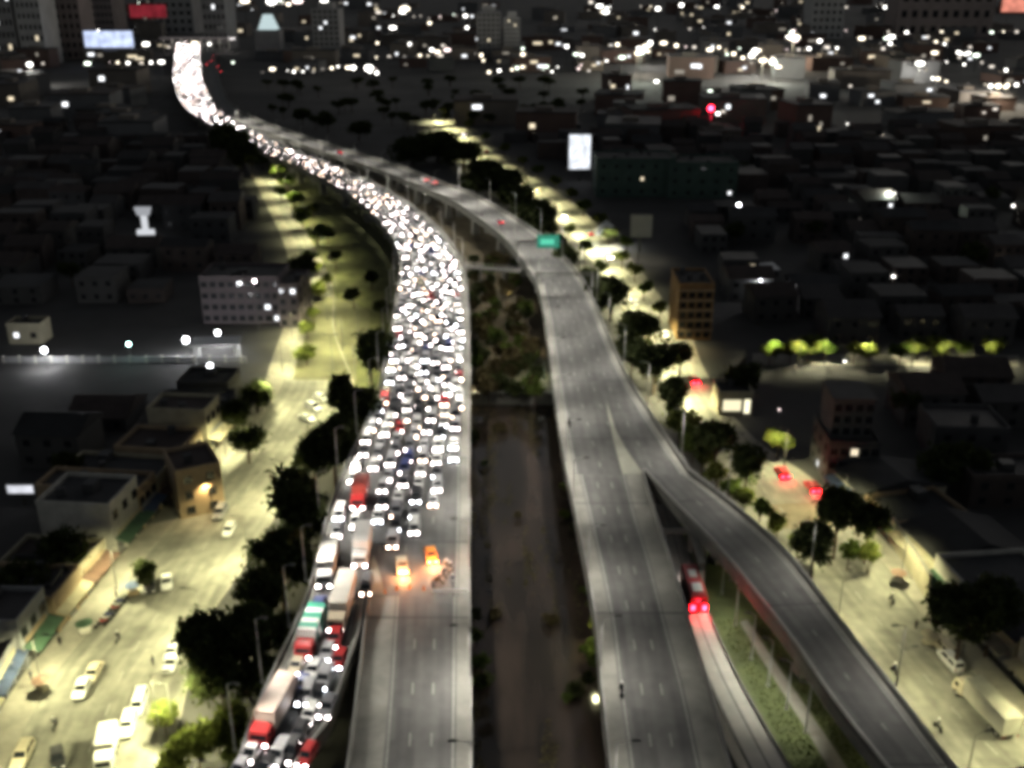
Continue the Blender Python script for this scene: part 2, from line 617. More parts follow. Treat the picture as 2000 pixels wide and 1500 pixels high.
# grass slopes
st = stations([('r', 760, 640, 790, 0.0), ('r', 700, 640, 790, 0.0), ('r', 640, 640, 800, 0), ('r', 560, 625, 800, 0), ('r', 500, 600, 800, 0),
               ('r', 440, 575, 765, 0), ('r', 400, 560, 700, 0), ('r', 360, 540, 640, 0), ('r', 320, 500, 560, 0)])
struct(strip('grass_slope', st, 0, 1, 0.012, M_grass))
st = stations([('r', 1700, 1540, 2050, 0), ('r', 1500, 1470, 1790, 0.0), ('r', 1400, 1420, 1690, 0), ('r', 1300, 1385, 1610, 0), ('r', 1200, 1350, 1540, 0),
               ('r', 1100, 1320, 1450, 0), ('r', 1020, 1290, 1390, 0)])
struct(strip('grass_verge', st, 0, 1, 0.012, mat('verge_turf', (0.075, 0.088, 0.034), 0.95, 0.5, 0.2)))
st = stations([('p', 1640, 1540, 1680, 1540, .02), ('p', 1590, 1450, 1618, 1445, .02), ('p', 1540, 1370, 1562, 1362, .02), ('p', 1490, 1290, 1508, 1284, .02),
               ('p', 1445, 1215, 1460, 1210, .02)])
struct(strip('footpath', st, 0, 1, 0.0, M_pave))


# ------------------------------------------------------------------ elevated roads
def elevated(label_note, st, shoulderL, shoulderR, lanes, thick=1.5, name='elevated_road', piers=True, parL=True, parR=True, startL=0, startR=0, asphalt=M_deck,
             edge_l=True, edge_r=True):
    st = resample(st, 5.0)
    b = MB()
    b.loft([[at_u(s, 0, -thick), at_u(s, 1, -thick), at_u(s, 1, 0), at_u(s, 0, 0)] for s in st], 0)
    root = struct(b.build(name, M_conc))
    strip('asphalt', st, 0, 1, 0.02, asphalt, root, shoulderL, -shoulderR)
    for on, u, sg, k in ((parL, 0, 1, startL), (parR, 1, -1, startR)):
        if on:
            beam('parapet', st[k:], u, 0.02 * sg, 0.34 * sg, 0.0, 0.95, M_parapet, root)
            beam('handrail', st[k:], u, 0.12 * sg, 0.22 * sg, 1.15, 1.25, M_pole, root)
    if edge_l: strip('edge_line', st, 0, 0, 0.028, M_paint, root, shoulderL + .25, shoulderL + .45)
    if edge_r: strip('edge_line', st, 1, 1, 0.028, M_paint, root, -shoulderR - .45, -shoulderR - .25)
    # lane dashes, 3 m painted and 6 m gap; the near ones singly
    fine = resample(st, 1.0)
    dash = MB()
    dash.quad((-0.07, -1.1, 0), (0.07, -1.1, 0), (0.07, 1.1, 0), (-0.07, 1.1, 0))
    dme = dash.mesh('lane_dash', M_paint)
    far = MB()
    for i in range(4, len(fine) - 4, 9):
        s = fine[i]
        w = (s[1] - s[0]).length
        tg = tangent(fine, i)
        for k in range(1, lanes):
            p = at_u(s, 0, 0.028, shoulderL + .35 + (w - shoulderL - shoulderR - .7) * k / lanes)
            rz = atan2(-tg.x, tg.y)
            if p.y < 260:
                inst('lane_dash', dme, root, p, rz)
            elif p.y < 600:
                c, sn = cos(rz), sin(rz)
                pts = [p + Vector((x * c - y * sn, x * sn + y * c, 0)) for x, y in ((-.09, -1.5), (.09, -1.5), (.09, 1.5), (-.09, 1.5))]
                far.quad(*pts)
    if far.f:
        far.build('lane_dashes_far', M_paint, root)['kind'] = 'stuff'
    # expansion joints
    for i in range(3, len(st) - 1, 6):
        if st[i][0].y > 420: break
        tg = tangent(st, i)
        b = MB()
        a, c = at_u(st[i], 0, .036, .36), at_u(st[i], 1, .036, -.36)
        b.quad(a - tg * .14, c - tg * .14, c + tg * .14, a + tg * .14)
        b.build('expansion_joint', M_joint, root)
    if piers:
        pm = MB()
        pm.frustum((-1.3, 1.3, -1, 1), (-1.1, 1.1, -.9, .9), 0, 1)
        pme = pm.mesh('pier', M_conc)
        for i in range(2, len(st), 6):
            zt = st[i][0].z - thick
            if zt < 1.2 or st[i][0].y > 700: continue
            tg = tangent(st, i)
            rz = atan2(-tg.x, tg.y)
            w = (st[i][1] - st[i][0]).length
            for u in ((0.3, 0.7) if w > 9 else (0.5,)):
                p = at_u(st[i], u)
                inst('pier', pme, root, (p.x, p.y, -2.6 if CX0 < p.x < CX1 and p.y < CY1 else 0), rz, scale=(1, 1, zt + (2.6 if CX0 < p.x < CX1 and p.y < CY1 else 0)))
            b = MB()
            hw = w * .38
            b.box(-hw, hw, -1.1, 1.1, -1.3, 0)
            c = b.build('pier_cap', M_conc, root, (*((st[i][0] + st[i][1]) / 2).xy, zt - .01))
            c.rotation_euler = (0, 0, rz)
    return root, st


Z9 = 9.0
ST_LM = stations([('r', 1165, 601, 920, Z9), ('r', 1075, 625, 920, Z9), ('r', 1000, 642, 920, Z9), ('r', 900, 682, 919, Z9), ('r', 800, 727, 920, Z9),
                  ('r', 700, 752, 920, Z9), ('r', 600, 769, 916, Z9), ('c', 842, 520, 19.3, Z9), ('c', 826, 480, 18.8, Z9), ('c', 806, 450, 18, Z9),
                  ('c', 752, 400, 17, Z9), ('c', 696, 365, 16.5, Z9), ('c', 647, 340, 16, Z9), ('c', 602, 320, 15.5, Z9), ('c', 552, 300, 15.5, Z9),
                  ('c', 490, 268, 16, Z9), ('c', 422, 232, 18, Z9), ('c', 386, 200, 22, Z9), ('c', 367, 150, 25, Z9), ('c', 366, 110, 28, Z9), ('c', 368, 82, 30, Z9)])
ST_LL = stations([('r', 1760, 640, 929, Z9), ('r', 1500, 678, 925, Z9), ('r', 1350, 697, 923, Z9), ('r', 1250, 708, 921, Z9), ('r', 1165, 718, 920, Z9)])
ST_LR = stations([('r', 1720, 370, 440, 5.0), ('r', 1620, 415, 505, 5.8), ('r', 1500, 462, 582, 6.8), ('r', 1415, 492, 645, 7.6), ('r', 1330, 527, 672, 8.3),
                  ('r', 1250, 566, 702, 8.8), ('r', 1165, 601, 716, Z9)])
ST_RM = stations([('r', 927, 1105, 1348, Z9), ('r', 850, 1092, 1296, Z9), ('r', 807, 1086, 1268, Z9), ('r', 750, 1078, 1232, Z9), ('r', 700, 1072, 1207, Z9),
                  ('r', 650, 1066, 1185, Z9), ('r', 600, 1058, 1165, Z9), ('r', 560, 1048, 1146, Z9), ('c', 1070, 520, 14, Z9), ('c', 1035, 480, 13.5, Z9),
                  ('c', 1000, 450, 13, Z9), ('c', 925, 400, 12.5, Z9), ('c', 885, 380, 12.5, Z9), ('c', 835, 360, 12, Z9), ('c', 785, 340, 12, Z9),
                  ('c', 730, 320, 12, Z9), ('c', 665, 300, 12, Z9), ('c', 603, 280, 12, Z9), ('c', 545, 260, 12, Z9), ('c', 492, 240, 12, Z9),
                  ('c', 450, 220, 12, Z9), ('c', 424, 195, 13, Z9), ('c', 411, 150, 14, Z9), ('c', 406, 110, 14, Z9), ('c', 404, 82, 14, Z9)])
ST_RL = stations([('r', 1760, 1212, 1495, Z9), ('r', 1500, 1188, 1425, Z9), ('r', 1350, 1172, 1387, Z9), ('r', 1218, 1160, 1347, Z9), ('r', 1100, 1140, 1312, Z9),
                  ('r', 1000, 1120, 1278, Z9), ('r', 927, 1105, 1257, Z9)])
ST_RR = stations([('p', 1900, 1720, 2030, 1700, 5.5), ('p', 1720, 1500, 1858, 1500, 6.5), ('p', 1615, 1365, 1758, 1368, 7.2), ('p', 1545, 1260, 1665, 1250, 7.8),
                  ('p', 1475, 1170, 1600, 1165, 8.2), ('p', 1425, 1105, 1548, 1098, 8.6), ('p', 1375, 1050, 1495, 1045, 8.8), ('p', 1319, 993, 1425, 985, 9),
                  ('p', 1257, 927, 1348, 927, 9)])

deck_LM, S_LM = elevated('', ST_LM, 0.9, 1.8, 5, startL=0)
deck_LL, S_LL = elevated('', ST_LL, 4.0, 2.0, 3)
deck_LR, S_LR = elevated('', ST_LR, 0.8, 1.2, 2)
deck_RM, S_RM = elevated('', ST_RM, 1.6, 1.2, 4, edge_r=True)
deck_RL, S_RL = elevated('', ST_RL, 2.4, 3.2, 3)
deck_RR, S_RR = elevated('', ST_RR, 0.8, 0.8, 2)

# painted concrete gore wedge where the right-hand ramp leaves, and the nose on the left deck
def gore(name, pts, parent, dz):
    b = MB()
    b.poly([P(x, y, Z9 + dz) for x, y in pts])
    return b.build(name, M_gore, parent)


gore('gore_wedge', [(1257, 926), (1216, 926), (1206, 890), (1196, 850), (1188, 810), (1184, 780), (1190, 800), (1202, 838), (1222, 876), (1244, 908)], deck_RM, .045)
gore('gore_wedge', [(718, 1163), (716, 1163), (722, 1120), (728, 1085), (731, 1085), (742, 1120), (752, 1163)], deck_LM, .045)

# busway: twin concrete tracks on a low viaduct with a dark slot between them
ST_BW = stations([('c', 1640, 1760, 5.4, 3.0), ('c', 1503, 1500, 5.0, 3.0), ('c', 1450, 1400, 4.8, 3.0), ('c', 1405, 1310, 4.4, 3.0), ('c', 1366, 1215, 4.0, 3.0),
                  ('c', 1345, 1150, 3.8, 3.0), ('c', 1328, 1090, 3.6, 3.0), ('c', 1312, 1035, 3.6, 3.0), ('c', 1296, 985, 3.6, 3.0)])
sb = resample(ST_BW, 4.0)
b = MB()
b.loft([[at_u(s, 0, -2.9), at_u(s, 1, -2.9), at_u(s, 1, 0), at_u(s, 0, 0)] for s in sb], 0)
busway = struct(b.build('busway', M_busway))
strip('slot', sb, 0.48, 0.52, 0.008, M_joint, busway)
beam('kerb', sb, 0, 0.0, 0.3, 0.0, 0.25, M_parapet, busway)
beam('kerb', sb, 1, -0.3, 0.0, 0.0, 0.25, M_parapet, busway)

# ------------------------------------------------------------------ streets at ground level
ST_LS = stations([('r', 1760, -120, 330, 0), ('r', 1500, 10, 318, 0), ('r', 1400, 60, 350, 0), ('r', 1300, 120, 372, 0), ('r', 1200, 205, 410, 0), ('r', 1100, 275, 480, 0), ('r', 1000, 360, 540, 0),
                  ('r', 900, 445, 610, 0), ('r', 830, 500, 650, 0), ('r', 760, 548, 690, 0), ('r', 700, 566, 670, 0), ('r', 640, 585, 650, 0), ('r', 560, 600, 648, 0),
                  ('r', 480, 580, 612, 0), ('r', 410, 545, 572, 0), ('r', 350, 512, 536, 0), ('r', 300, 478, 498, 0), ('r', 260, 440, 458, 0)])
s_ls = resample(ST_LS, 5.0)
ls = struct(strip('street', s_ls, 0, 1, 0.02, M_street))
beam('kerb', s_ls, 0, -0.3, 0.0, 0.0, 0.14, M_pave, ls)
beam('kerb', s_ls, 1, 0.0, 0.3, 0.0, 0.14, M_pave, ls)
pv = struct(strip('pavement', s_ls, 0, 0, 0.12, M_pave, None, -4.5, -0.3))
ST_RS = stations([('r', 1760, 2080, 2400, 0), ('r', 1500, 1840, 2110, 0), ('r', 1400, 1765, 1985, 0), ('r', 1300, 1690, 1890, 0), ('r', 1200, 1610, 1800, 0), ('r', 1100, 1530, 1725, 0), ('r', 1000, 1440, 1620, 0),
                  ('r', 930, 1390, 1540, 0), ('r', 860, 1345, 1440, 0), ('r', 780, 1310, 1375, 0), ('r', 700, 1275, 1335, 0), ('r', 640, 1245, 1315, 0),
                  ('r', 580, 1205, 1265, 0), ('r', 520, 1165, 1222, 0), ('r', 460, 1118, 1170, 0), ('r', 400, 1055, 1105, 0), ('r', 350, 985, 1032, 0), ('r', 310, 925, 968, 0),
                  ('r', 270, 885, 920, 0), ('r', 235, 845, 878, 0)])
s_rs = resample(ST_RS, 5.0)
rs = struct(strip('street', s_rs, 0, 1, 0.02, M_street))
beam('kerb', s_rs, 0, -0.3, 0.0, 0.0, 0.14, M_pave, rs)
beam('kerb', s_rs, 1, 0.0, 0.3, 0.0, 0.14, M_pave, rs)
pv = struct(strip('pavement', s_rs, 1, 1, 0.12, M_pave, None, 0.3, 4.0))
# open lit lawn beside the left street
b = MB()
b.poly([P(x, y, 0.03) for x, y in ((572, 742), (690, 742), (705, 690), (722, 640), (722, 610), (690, 590), (655, 580), (615, 578), (606, 620), (592, 670), (580, 705))])
struct(b.build('lawn', M_lawn))
# park road with lit trees on the right
st = stations([('r', 735, 1480, 1480.5, 0), ('r', 722, 1700, 1980, 0)])
b = MB()
b.poly([P(x, y, 0.02) for x, y in ((1470, 712), (1990, 716), (1990, 694), (1470, 690))])
struct(b.build('park_path', M_pave))
# side road crossing on the right with brown earth
b = MB()
b.poly([P(x, y, 0.026) for x, y in ((1490, 985), (1600, 980), (1640, 1010), (1600, 1040), (1520, 1030))])
struct(b.build('earth_patch', mat('brown_earth', (0.15, 0.125, 0.09), 0.95, 0.3, 0.2)))

# ------------------------------------------------------------------ weir between canal and median
w = empty('weir', (0, CY1 - 0.2, 0), 0, 'low concrete weir across the dark canal between the two elevated roads', 'weir')
b = MB()
b.box(CX0 + .3, CX1 - .3, -0.5, 0.5, -2.6, 0.35)
b.build('wall', M_conc, w)
b = MB()
b.loft([[(x, -.7, .36 + dz), (x, .7, .36 + dz), (x, .7, .6 + dz), (x, -.7, .6 + dz)] for x, dz in ((CX0 + .2, .7), (CX0 + 6, .1), (-4, 0), (2.2, .5), (4, .5), (10, 0), (14, .1), (CX1 - .2, .6))], 0)
b.build('coping', mat('coping_pale', (0.26, 0.26, 0.22), 0.8), w)
for x in (CX0 + 2.6, 2.5, CX1 - 2.6):
    b = MB()
    b.box(x - .4, x + .4, -.9, .9, -2.6, 1.6)
    b.build('post', M_conc, w)


# ================================================================== STREET LAMPS
LM = {}


def lamp_meshes(h, arm, dark):
    key = (h, arm, dark)
    if key in LM: return LM[key]
    mp_ = M_poledark if dark else M_pole
    b = MB(); b.tube((0, 0, 0), (0, 0, h), 0.13, 0.075, 8); b.tube((0, 0, 0), (0, 0, .35), .22, .2, 8)
    pole = b.mesh('pole', mp_)
    b = MB(); b.tube((0, 0, h - .05), (arm, 0, h + .35), .06, .05, 6)
    armm = b.mesh('arm', mp_)
    b = MB(); b.frustum((arm - .1, arm + .9, -.17, .17), (arm, arm + .75, -.1, .1), h + .28, h + .46)
    head = b.mesh('lamp_head', M_poledark)
    b = MB(); b.quad((arm, .12, h + .272), (arm + .8, .12, h + .272), (arm + .8, -.12, h + .272), (arm, -.12, h + .272))
    lens = b.mesh('lens', M_lensy if dark else M_lens)
    LM[key] = (pole, armm, head, lens)
    return LM[key]


def lamp_post(p, rz, h, arm, power, col, label, group, dark=False, both=False, spot=142, tilt=0.0):
    me = lamp_meshes(h, arm, dark)
    root = empty('lamp_post', p, rz, label, 'lamp post', group)
    inst('pole', me[0], root)
    for k in range(2 if both else 1):
        r = pi * k
        inst('arm', me[1], root, rz=r)
        hd = inst('lamp_head', me[2], root, rz=r)
        inst('lens', me[3], hd)
        if power:
            ld = bpy.data.lights.new('lamp_light', 'SPOT')
            ld.energy = power
            ld.color = col
            ld.spot_size = radians(spot)
            ld.spot_blend = 0.7
            ld.shadow_soft_size = 0.3
            lo = bpy.data.objects.new('lamp_light', ld)
            link(lo, root)
            lo.location = ((arm + .4) * cos(r), 0, h + .2)
            lo.rotation_euler = (0, -tilt, 0)
    return root


def lamps_along(st, u, off, step, y0, y1, side, h, arm, power, col, note, group, dark=False, first=0.0, z=None, spot=142, tilt=0.0):
    """side -1: the arm reaches towards the left edge, +1: towards the right edge"""
    fine = resample(st, 1.0)
    n, nxt = 0, first
    for i in range(len(fine)):
        p = at_u(fine[i], u, 0, off)
        if i < nxt or p.y < y0 or p.y > y1:
            continue
        nxt = i + step * (1 + max(0.0, p.y - 300) / 500)
        tg = tangent(fine, i)
        nr = Vector((tg.y, -tg.x, 0)) * side
        n += 1
        if z is not None: p.z = z
        lamp_post(p, atan2(nr.y, nr.x), h, arm, power * (1 + max(0.0, p.y - 300) / 400), col,
                  '%s, %s from near end' % (note, ORD[min(n - 1, 29)]), group, dark, spot=spot, tilt=tilt)


HG = 'lamp posts on the elevated roads'
lamps_along(ST_LL, 1, -.2, 20, 84, 900, -1, 8.5, 1.6, P_HWY, C_HWY, 'slim grey lamp post on right parapet of near left roadway', HG)
lamps_along(ST_LM, 1, -.2, 21, 130, 640, -1, 9, 1.8, P_HWY, C_HWY, 'slim grey lamp post on the right parapet of the jammed road', HG)
lamps_along(ST_RL, 0, .2, 22, 84, 900, 1, 8.5, 1.6, P_HWY * .6, C_HWY, 'slim grey lamp post on left parapet of near right roadway', HG)
lamps_along(ST_RM, 0, .2, 22, 165, 640, 1, 9, 1.8, P_HWY, C_HWY, 'slim grey lamp post on left parapet of far right roadway', HG)
lamps_along(ST_RM, 1, .9, 24, 170, 420, -1, 9, 1.2, P_HWY * .7, C_HWY, 'pale pole lamp right of the far right roadway', HG)
lamps_along(ST_LR, 0, -.9, 11, 84, 400, 1, 9.5, .7, P_HWY * .8, C_HWY, 'thin pale lamp pole on the left edge of the lorry ramp', HG, spot=112, tilt=radians(42))
lamps_along(ST_LM, 0, -.9, 17, 128, 420, 1, 9, .7, P_HWY * 1.3, C_HWY, 'thin pale lamp pole on the left edge of the jammed road', HG, spot=112, tilt=radians(42))
lamps_along(ST_RR, 1, 1.0, 24, 84, 900, -1, 9, 1.2, P_HWY * .42, C_HWY, 'dark thin lamp post along the outer edge of the right ramp', HG, True)
SG = 'yellow street lamps on the ground-level streets'
lamps_along(ST_LS, 1, .8, 21, 84, 270, -1, 9, 1.5, P_STREET * 1.55, C_STREET, 'yellow street lamp on the tree side of the left street', SG, True, spot=162)
lamps_along(ST_LS, 0, -.9, 24, 92, 270, 1, 8, 1.5, P_STREET * 1.1, C_STREET, 'yellow street lamp on the shop side of the left street', SG, True, spot=162)
lamps_along(ST_LS, 1, .8, 24, 270, 640, -1, 9, 1.5, P_STREET * 1.1, C_STREET, 'yellow street lamp on the far stretch of the left street', SG, True)
lamps_along(ST_RS, 1, .8, 20, 84, 200, -1, 9, 1.5, P_STREET * .9, C_STREET, 'yellow street lamp on the shop side of the right street', SG, True)
lamps_along(ST_RS, 0, .6, 17, 80, 190, 1, 8, 1.4, P_STREET * .6, C_STREET, 'thin dark street lamp on the ramp side of the right street', SG, True)
lamps_along(ST_RS, 0, -.8, 22, 215, 700, 1, 8, 1.5, P_STREET * 2.7, C_STREET, 'yellow street lamp on the far stretch of the right street', SG, True)
for n, (x, y) in enumerate(((650, 722), (700, 650), (640, 625))):
    lamp_post(P(x, y, 0), 0, 9, 1.2, P_LAWN, (1.0, .95, .62), 'twin-headed yellow lamp on the lit lawn, %s from the front' % ORD[n], 'lamps on the lawn', True, True)
for n, (x, y) in enumerate(((1510, 716), (1560, 716), (1610, 716), (1690, 716), (1780, 716), (1850, 716), (1930, 716))):
    lamp_post(P(x, y, 0), pi / 2, 6.5, .8, 9000, (1, .95, .6), 'short park lamp among the row of lit trees, %s from the left' % ORD[n], 'lamps in the park', True)
# slim white poles standing in the grass between busway and ramp
for n, (x, y) in enumerate(((1436, 1222), (1467, 1288), (1500, 1340), (1536, 1385), (1573, 1430), (1410, 1160))):
    lamp_post(P(x, y, 0), 2.9, 7.5, .7, 2700, (1.0, 1.0, .85), 'thin pale lamp pole in the grass beside the busway, %s' % ((ORD[n] + ' below the red bus') if n < 5 else 'nearest the portal frame'), 'pale lamp poles in the verge', spot=125, tilt=radians(28))



# ================================================================== VEHICLES  (local +x is forward)
def section(x, zl, zh, hw):
    c = min(.12, (zh - zl) * .3)
    return [(x, -hw + c, zl), (x, hw - c, zl), (x, hw, zl + c * 1.5), (x, hw, zh - c), (x, hw - c, zh), (x, -hw + c, zh), (x, -hw, zh - c), (x, -hw, zl + c * 1.5)]


CARS = {}


def car_meshes(kind):
    if kind in CARS: return CARS[kind]
    L, W, belt, top, x0, x1, t0, t1 = dict(
        sedan=(4.5, 1.76, .88, 1.44, -1.75, 1.05, -1.05, .25), hatch=(3.9, 1.68, .92, 1.52, -1.9, .95, -1.55, .2),
        suv=(4.7, 1.85, 1.05, 1.75, -2.3, 1.1, -2.0, .35), van=(4.6, 1.75, 1.05, 1.9, -2.25, 1.65, -2.1, .95))[kind]
    h, hw = L / 2, W / 2
    b = MB()
    b.sm = False
    nose = belt - .2 if kind != 'van' else belt - .08
    b.loft([section(-h, .38, belt - .15, hw * .86), section(-h + .12, .26, belt - .06, hw * .96), section(-h + .7, .22, belt, hw), section(x1 - .1, .22, belt, hw),
            section(h - .55, .22, nose + .06, hw * .98), section(h - .12, .26, nose - .04, hw * .92), section(h, .34, nose - .16, hw * .8)])
    gw, tw = hw * .93, hw * .74
    b.frustum((x0, x1, -gw, gw), (t0 - .06, t1 + .08, -tw - .04, tw + .04), belt - .01, top - .07, caps=(False, False))
    b.frustum((t0 - .06, t1 + .08, -tw - .04, tw + .04), (t0 + .1, t1 - .08, -tw + .1, tw - .1), top - .07, top, caps=(False, True))
    body = b.mesh('body', PAINT['white'])

    def pane(f0, f1, s0, s1, side):
        # point on the cabin: f height fraction, s position along the face
        out = []
        for f, s in ((f0, s0), (f0, s1), (f1, s1), (f1, s0)):
            z = belt + (top - .07 - belt) * f
            xa, xb = x0 + (t0 - .06 - x0) * f, x1 + (t1 + .08 - x1) * f
            ww = gw + (tw + .04 - gw) * f
            if side == 'front': out.append((xb + .012, -ww + 2 * ww * s, z))
            elif side == 'back': out.append((xa - .012, ww - 2 * ww * s, z))
            elif side == 'left': out.append((xb + (xa - xb) * s, ww + .012, z))
            else: out.append((xa + (xb - xa) * s, -ww - .012, z))
        return out
    parts = {'body': body}
    for nm, sd in (('windscreen', 'front'), ('rear_window', 'back')):
        b = MB(); b.quad(*pane(.1, .93, .06, .94, sd)); parts[nm] = b.mesh(nm, M_glass)
    for sd in ('left', 'right'):
        b = MB(); b.quad(*pane(.12, .88, .08, .48, sd)); b.quad(*pane(.12, .88, .53, .92, sd)); parts['side_' + sd] = b.mesh('side_window', M_glass)
    b = MB()
    zb = nose - .22
    b.loft([[(h - .16, y, z) for y, z in ((-.2, zb), (.2, zb), (.2, zb + .2), (-.2, zb + .2))], [(h + .03, y, z) for y, z in ((-.17, zb + .02), (.17, zb + .02), (.17, zb + .17), (-.17, zb + .17))]])
    parts['hl'] = b.mesh('headlight', M_hl[0]); parts['hly'] = hw * .62
    b = MB()
    b.box(-h - .02, -h + .12, -.16, .16, belt - .36, belt - .17)
    parts['tl'] = b.mesh('taillight', M_tloff); parts['tly'] = hw * .66
    b = MB()
    b.disc_y((0, 0, 0), .32, .2, 12, 0)
    n = len(b.f)
    b.loft([[(cos(2 * pi * j / 10) * r, y, sin(2 * pi * j / 10) * r) for j in range(10)] for r, y in ((.2, -.112), (.2, .112))], 1)
    parts['wheel'] = b.mesh('wheel', [M_tyre, M_rim]); parts['wx'] = (h - .85, -h + .8); parts['wy'] = hw - .1
    b = MB(); b.box(-.05, .05, -.09, .09, 0, .12); parts['mirror'] = b.mesh('mirror', M_tyre); parts['mp'] = (x1 - .28, gw + .1, belt + .02)
    CARS[kind] = parts
    return parts


def car(kind, p, rz, paint, label, group, lit='on', detail=True, hl=0, cat_='car', name=None):
    me = car_meshes(kind)
    r = empty(name or 'car', p, rz, label, cat_, group)
    inst('body', me['body'], r, m=PAINT[paint])
    inst('windscreen', me['windscreen'], r)
    for sd in ('left', 'right'): inst('side_window', me['side_' + sd], r)
    hm = M_hl[hl] if lit == 'on' else (M_hlorange if lit == 'orange' else M_hloff)
    for s in (-1, 1): inst('headlight', me['hl'], r, (0, s * me['hly'], 0), m=hm)
    if detail or lit == 'away':
        inst('rear_window', me['rear_window'], r)
        for s in (-1, 1): inst('taillight', me['tl'], r, (0, s * me['tly'], 0) if lit != 'brake' else (-.02, s * me['tly'] * .95, -.3), scale=(1, 1, 1) if lit != 'brake' else (1, 1.5, 1.4), m=M_tl if lit == 'away' else (M_tlred if lit == 'brake' else M_tloff))
    if lit in ('orange', 'brake'):
        ld = bpy.data.lights.new('lamp_light', 'POINT'); ld.energy = 2400 if lit == 'orange' else 700
        ld.color = (1, .36, .12) if lit == 'orange' else (1, .02, .05); ld.shadow_soft_size = .3
        lo = bpy.data.objects.new('lamp_light', ld); link(lo, r); lo.location = (2.9 if lit == 'orange' else -3.0, 0, 1.0)
    if detail:
        for wx in me['wx']:
            for s in (-1, 1): inst('wheel', me['wheel'], r, (wx, s * me['wy'], .32))
        for s in (-1, 1): inst('mirror', me['mirror'], r, (me['mp'][0], s * me['mp'][1], me['mp'][2]))
    return r


def wheel_big(r=.5, w=.3):
    k = 'wb%.2f' % r
    if k in CARS: return CARS[k]
    b = MB(); b.disc_y((0, 0, 0), r, w, 14, 0)
    b.loft([[(cos(2 * pi * j / 10) * q, y, sin(2 * pi * j / 10) * q) for j in range(10)] for q, y in ((r * .55, -w / 2 - .01), (r * .55, w / 2 + .01))], 1)
    CARS[k] = b.mesh('wheel', [M_tyre, M_rim])
    return CARS[k]


def truck(p, rz, blen, bw, bh, cabcol, boxmat, label, group=None, lit='on', stripes=None, cat_='truck', tall=1.1):
    """box lorry: cab in front, cargo box behind"""
    r = empty('box_truck', p, rz, label, cat_, group)
    L = blen + 2.3
    x1 = L / 2
    hw = bw / 2
    b = MB()
    b.loft([section(x1 - 2.1, .55, 2.5, hw * .96), section(x1 - 1.2, .55, 2.55, hw * .96), section(x1 - .35, .5, 2.4, hw * .94), section(x1 - .1, .5, 1.5, hw * .93), section(x1, .55, 1.3, hw * .9)])
    cab = b.build('cab', PAINT[cabcol], r)
    b = MB(); b.quad((x1 - .1 + .03, -hw * .8, 1.5), (x1 - .1 + .03, hw * .8, 1.5), (x1 - .33, hw * .76, 2.28), (x1 - .33, -hw * .76, 2.28))
    b.build('windscreen', M_glass, cab)
    for s in (-1, 1):
        b = MB(); b.quad((x1 - 1.3, s * (hw * .965), 1.5), (x1 - .5, s * (hw * .955), 1.5), (x1 - .6, s * (hw * .955), 2.2), (x1 - 1.3, s * (hw * .965), 2.2)); b.build('side_window', M_glass, cab)
    b = MB(); b.box(-x1, x1 - 2.35, -hw, hw, tall, tall + bh)
    bx = b.build('cargo_box', boxmat, r)
    for xx in ([-x1 + .02 + i * (blen / 5) for i in range(6)]):
        b = MB(); b.box(xx, xx + .08, -hw - .03, hw + .03, tall + bh, tall + bh + .03); b.build('roof_rib', boxmat, bx)
    if stripes:
        for i, (f0, f1, sm) in enumerate(stripes):
            b = MB(); xa, xb = -x1 + blen * f0, -x1 + blen * f1
            b.box(xa, xb, -hw - .035, hw + .035, tall + .05, tall + bh + .036); b.build('stripe', sm, bx)
    b = MB(); b.box(-x1 + .1, x1 - .4, -.45, .45, .6, tall - .02); b.build('chassis', M_tyre, r)
    wm = wheel_big()
    for wx in (x1 - 1.1, -x1 + 1.2, -x1 + 2.4):
        for s in (-1, 1): inst('wheel', wm, r, (wx, s * (hw - .2), .5))
    for s in (-1, 1):
        b = MB(); b.box(x1 - .05, x1 + .05, s * hw * .68 - .2, s * hw * .68 + .2, .72, .96)
        b.build('headlight', M_hl[0] if lit == 'on' else M_hloff, r)
        b = MB(); b.box(-x1 - .05, -x1 + .02, s * hw * .8 - .12, s * hw * .8 + .12, .75, .95)
        b.build('taillight', M_tloff, r)
    return r


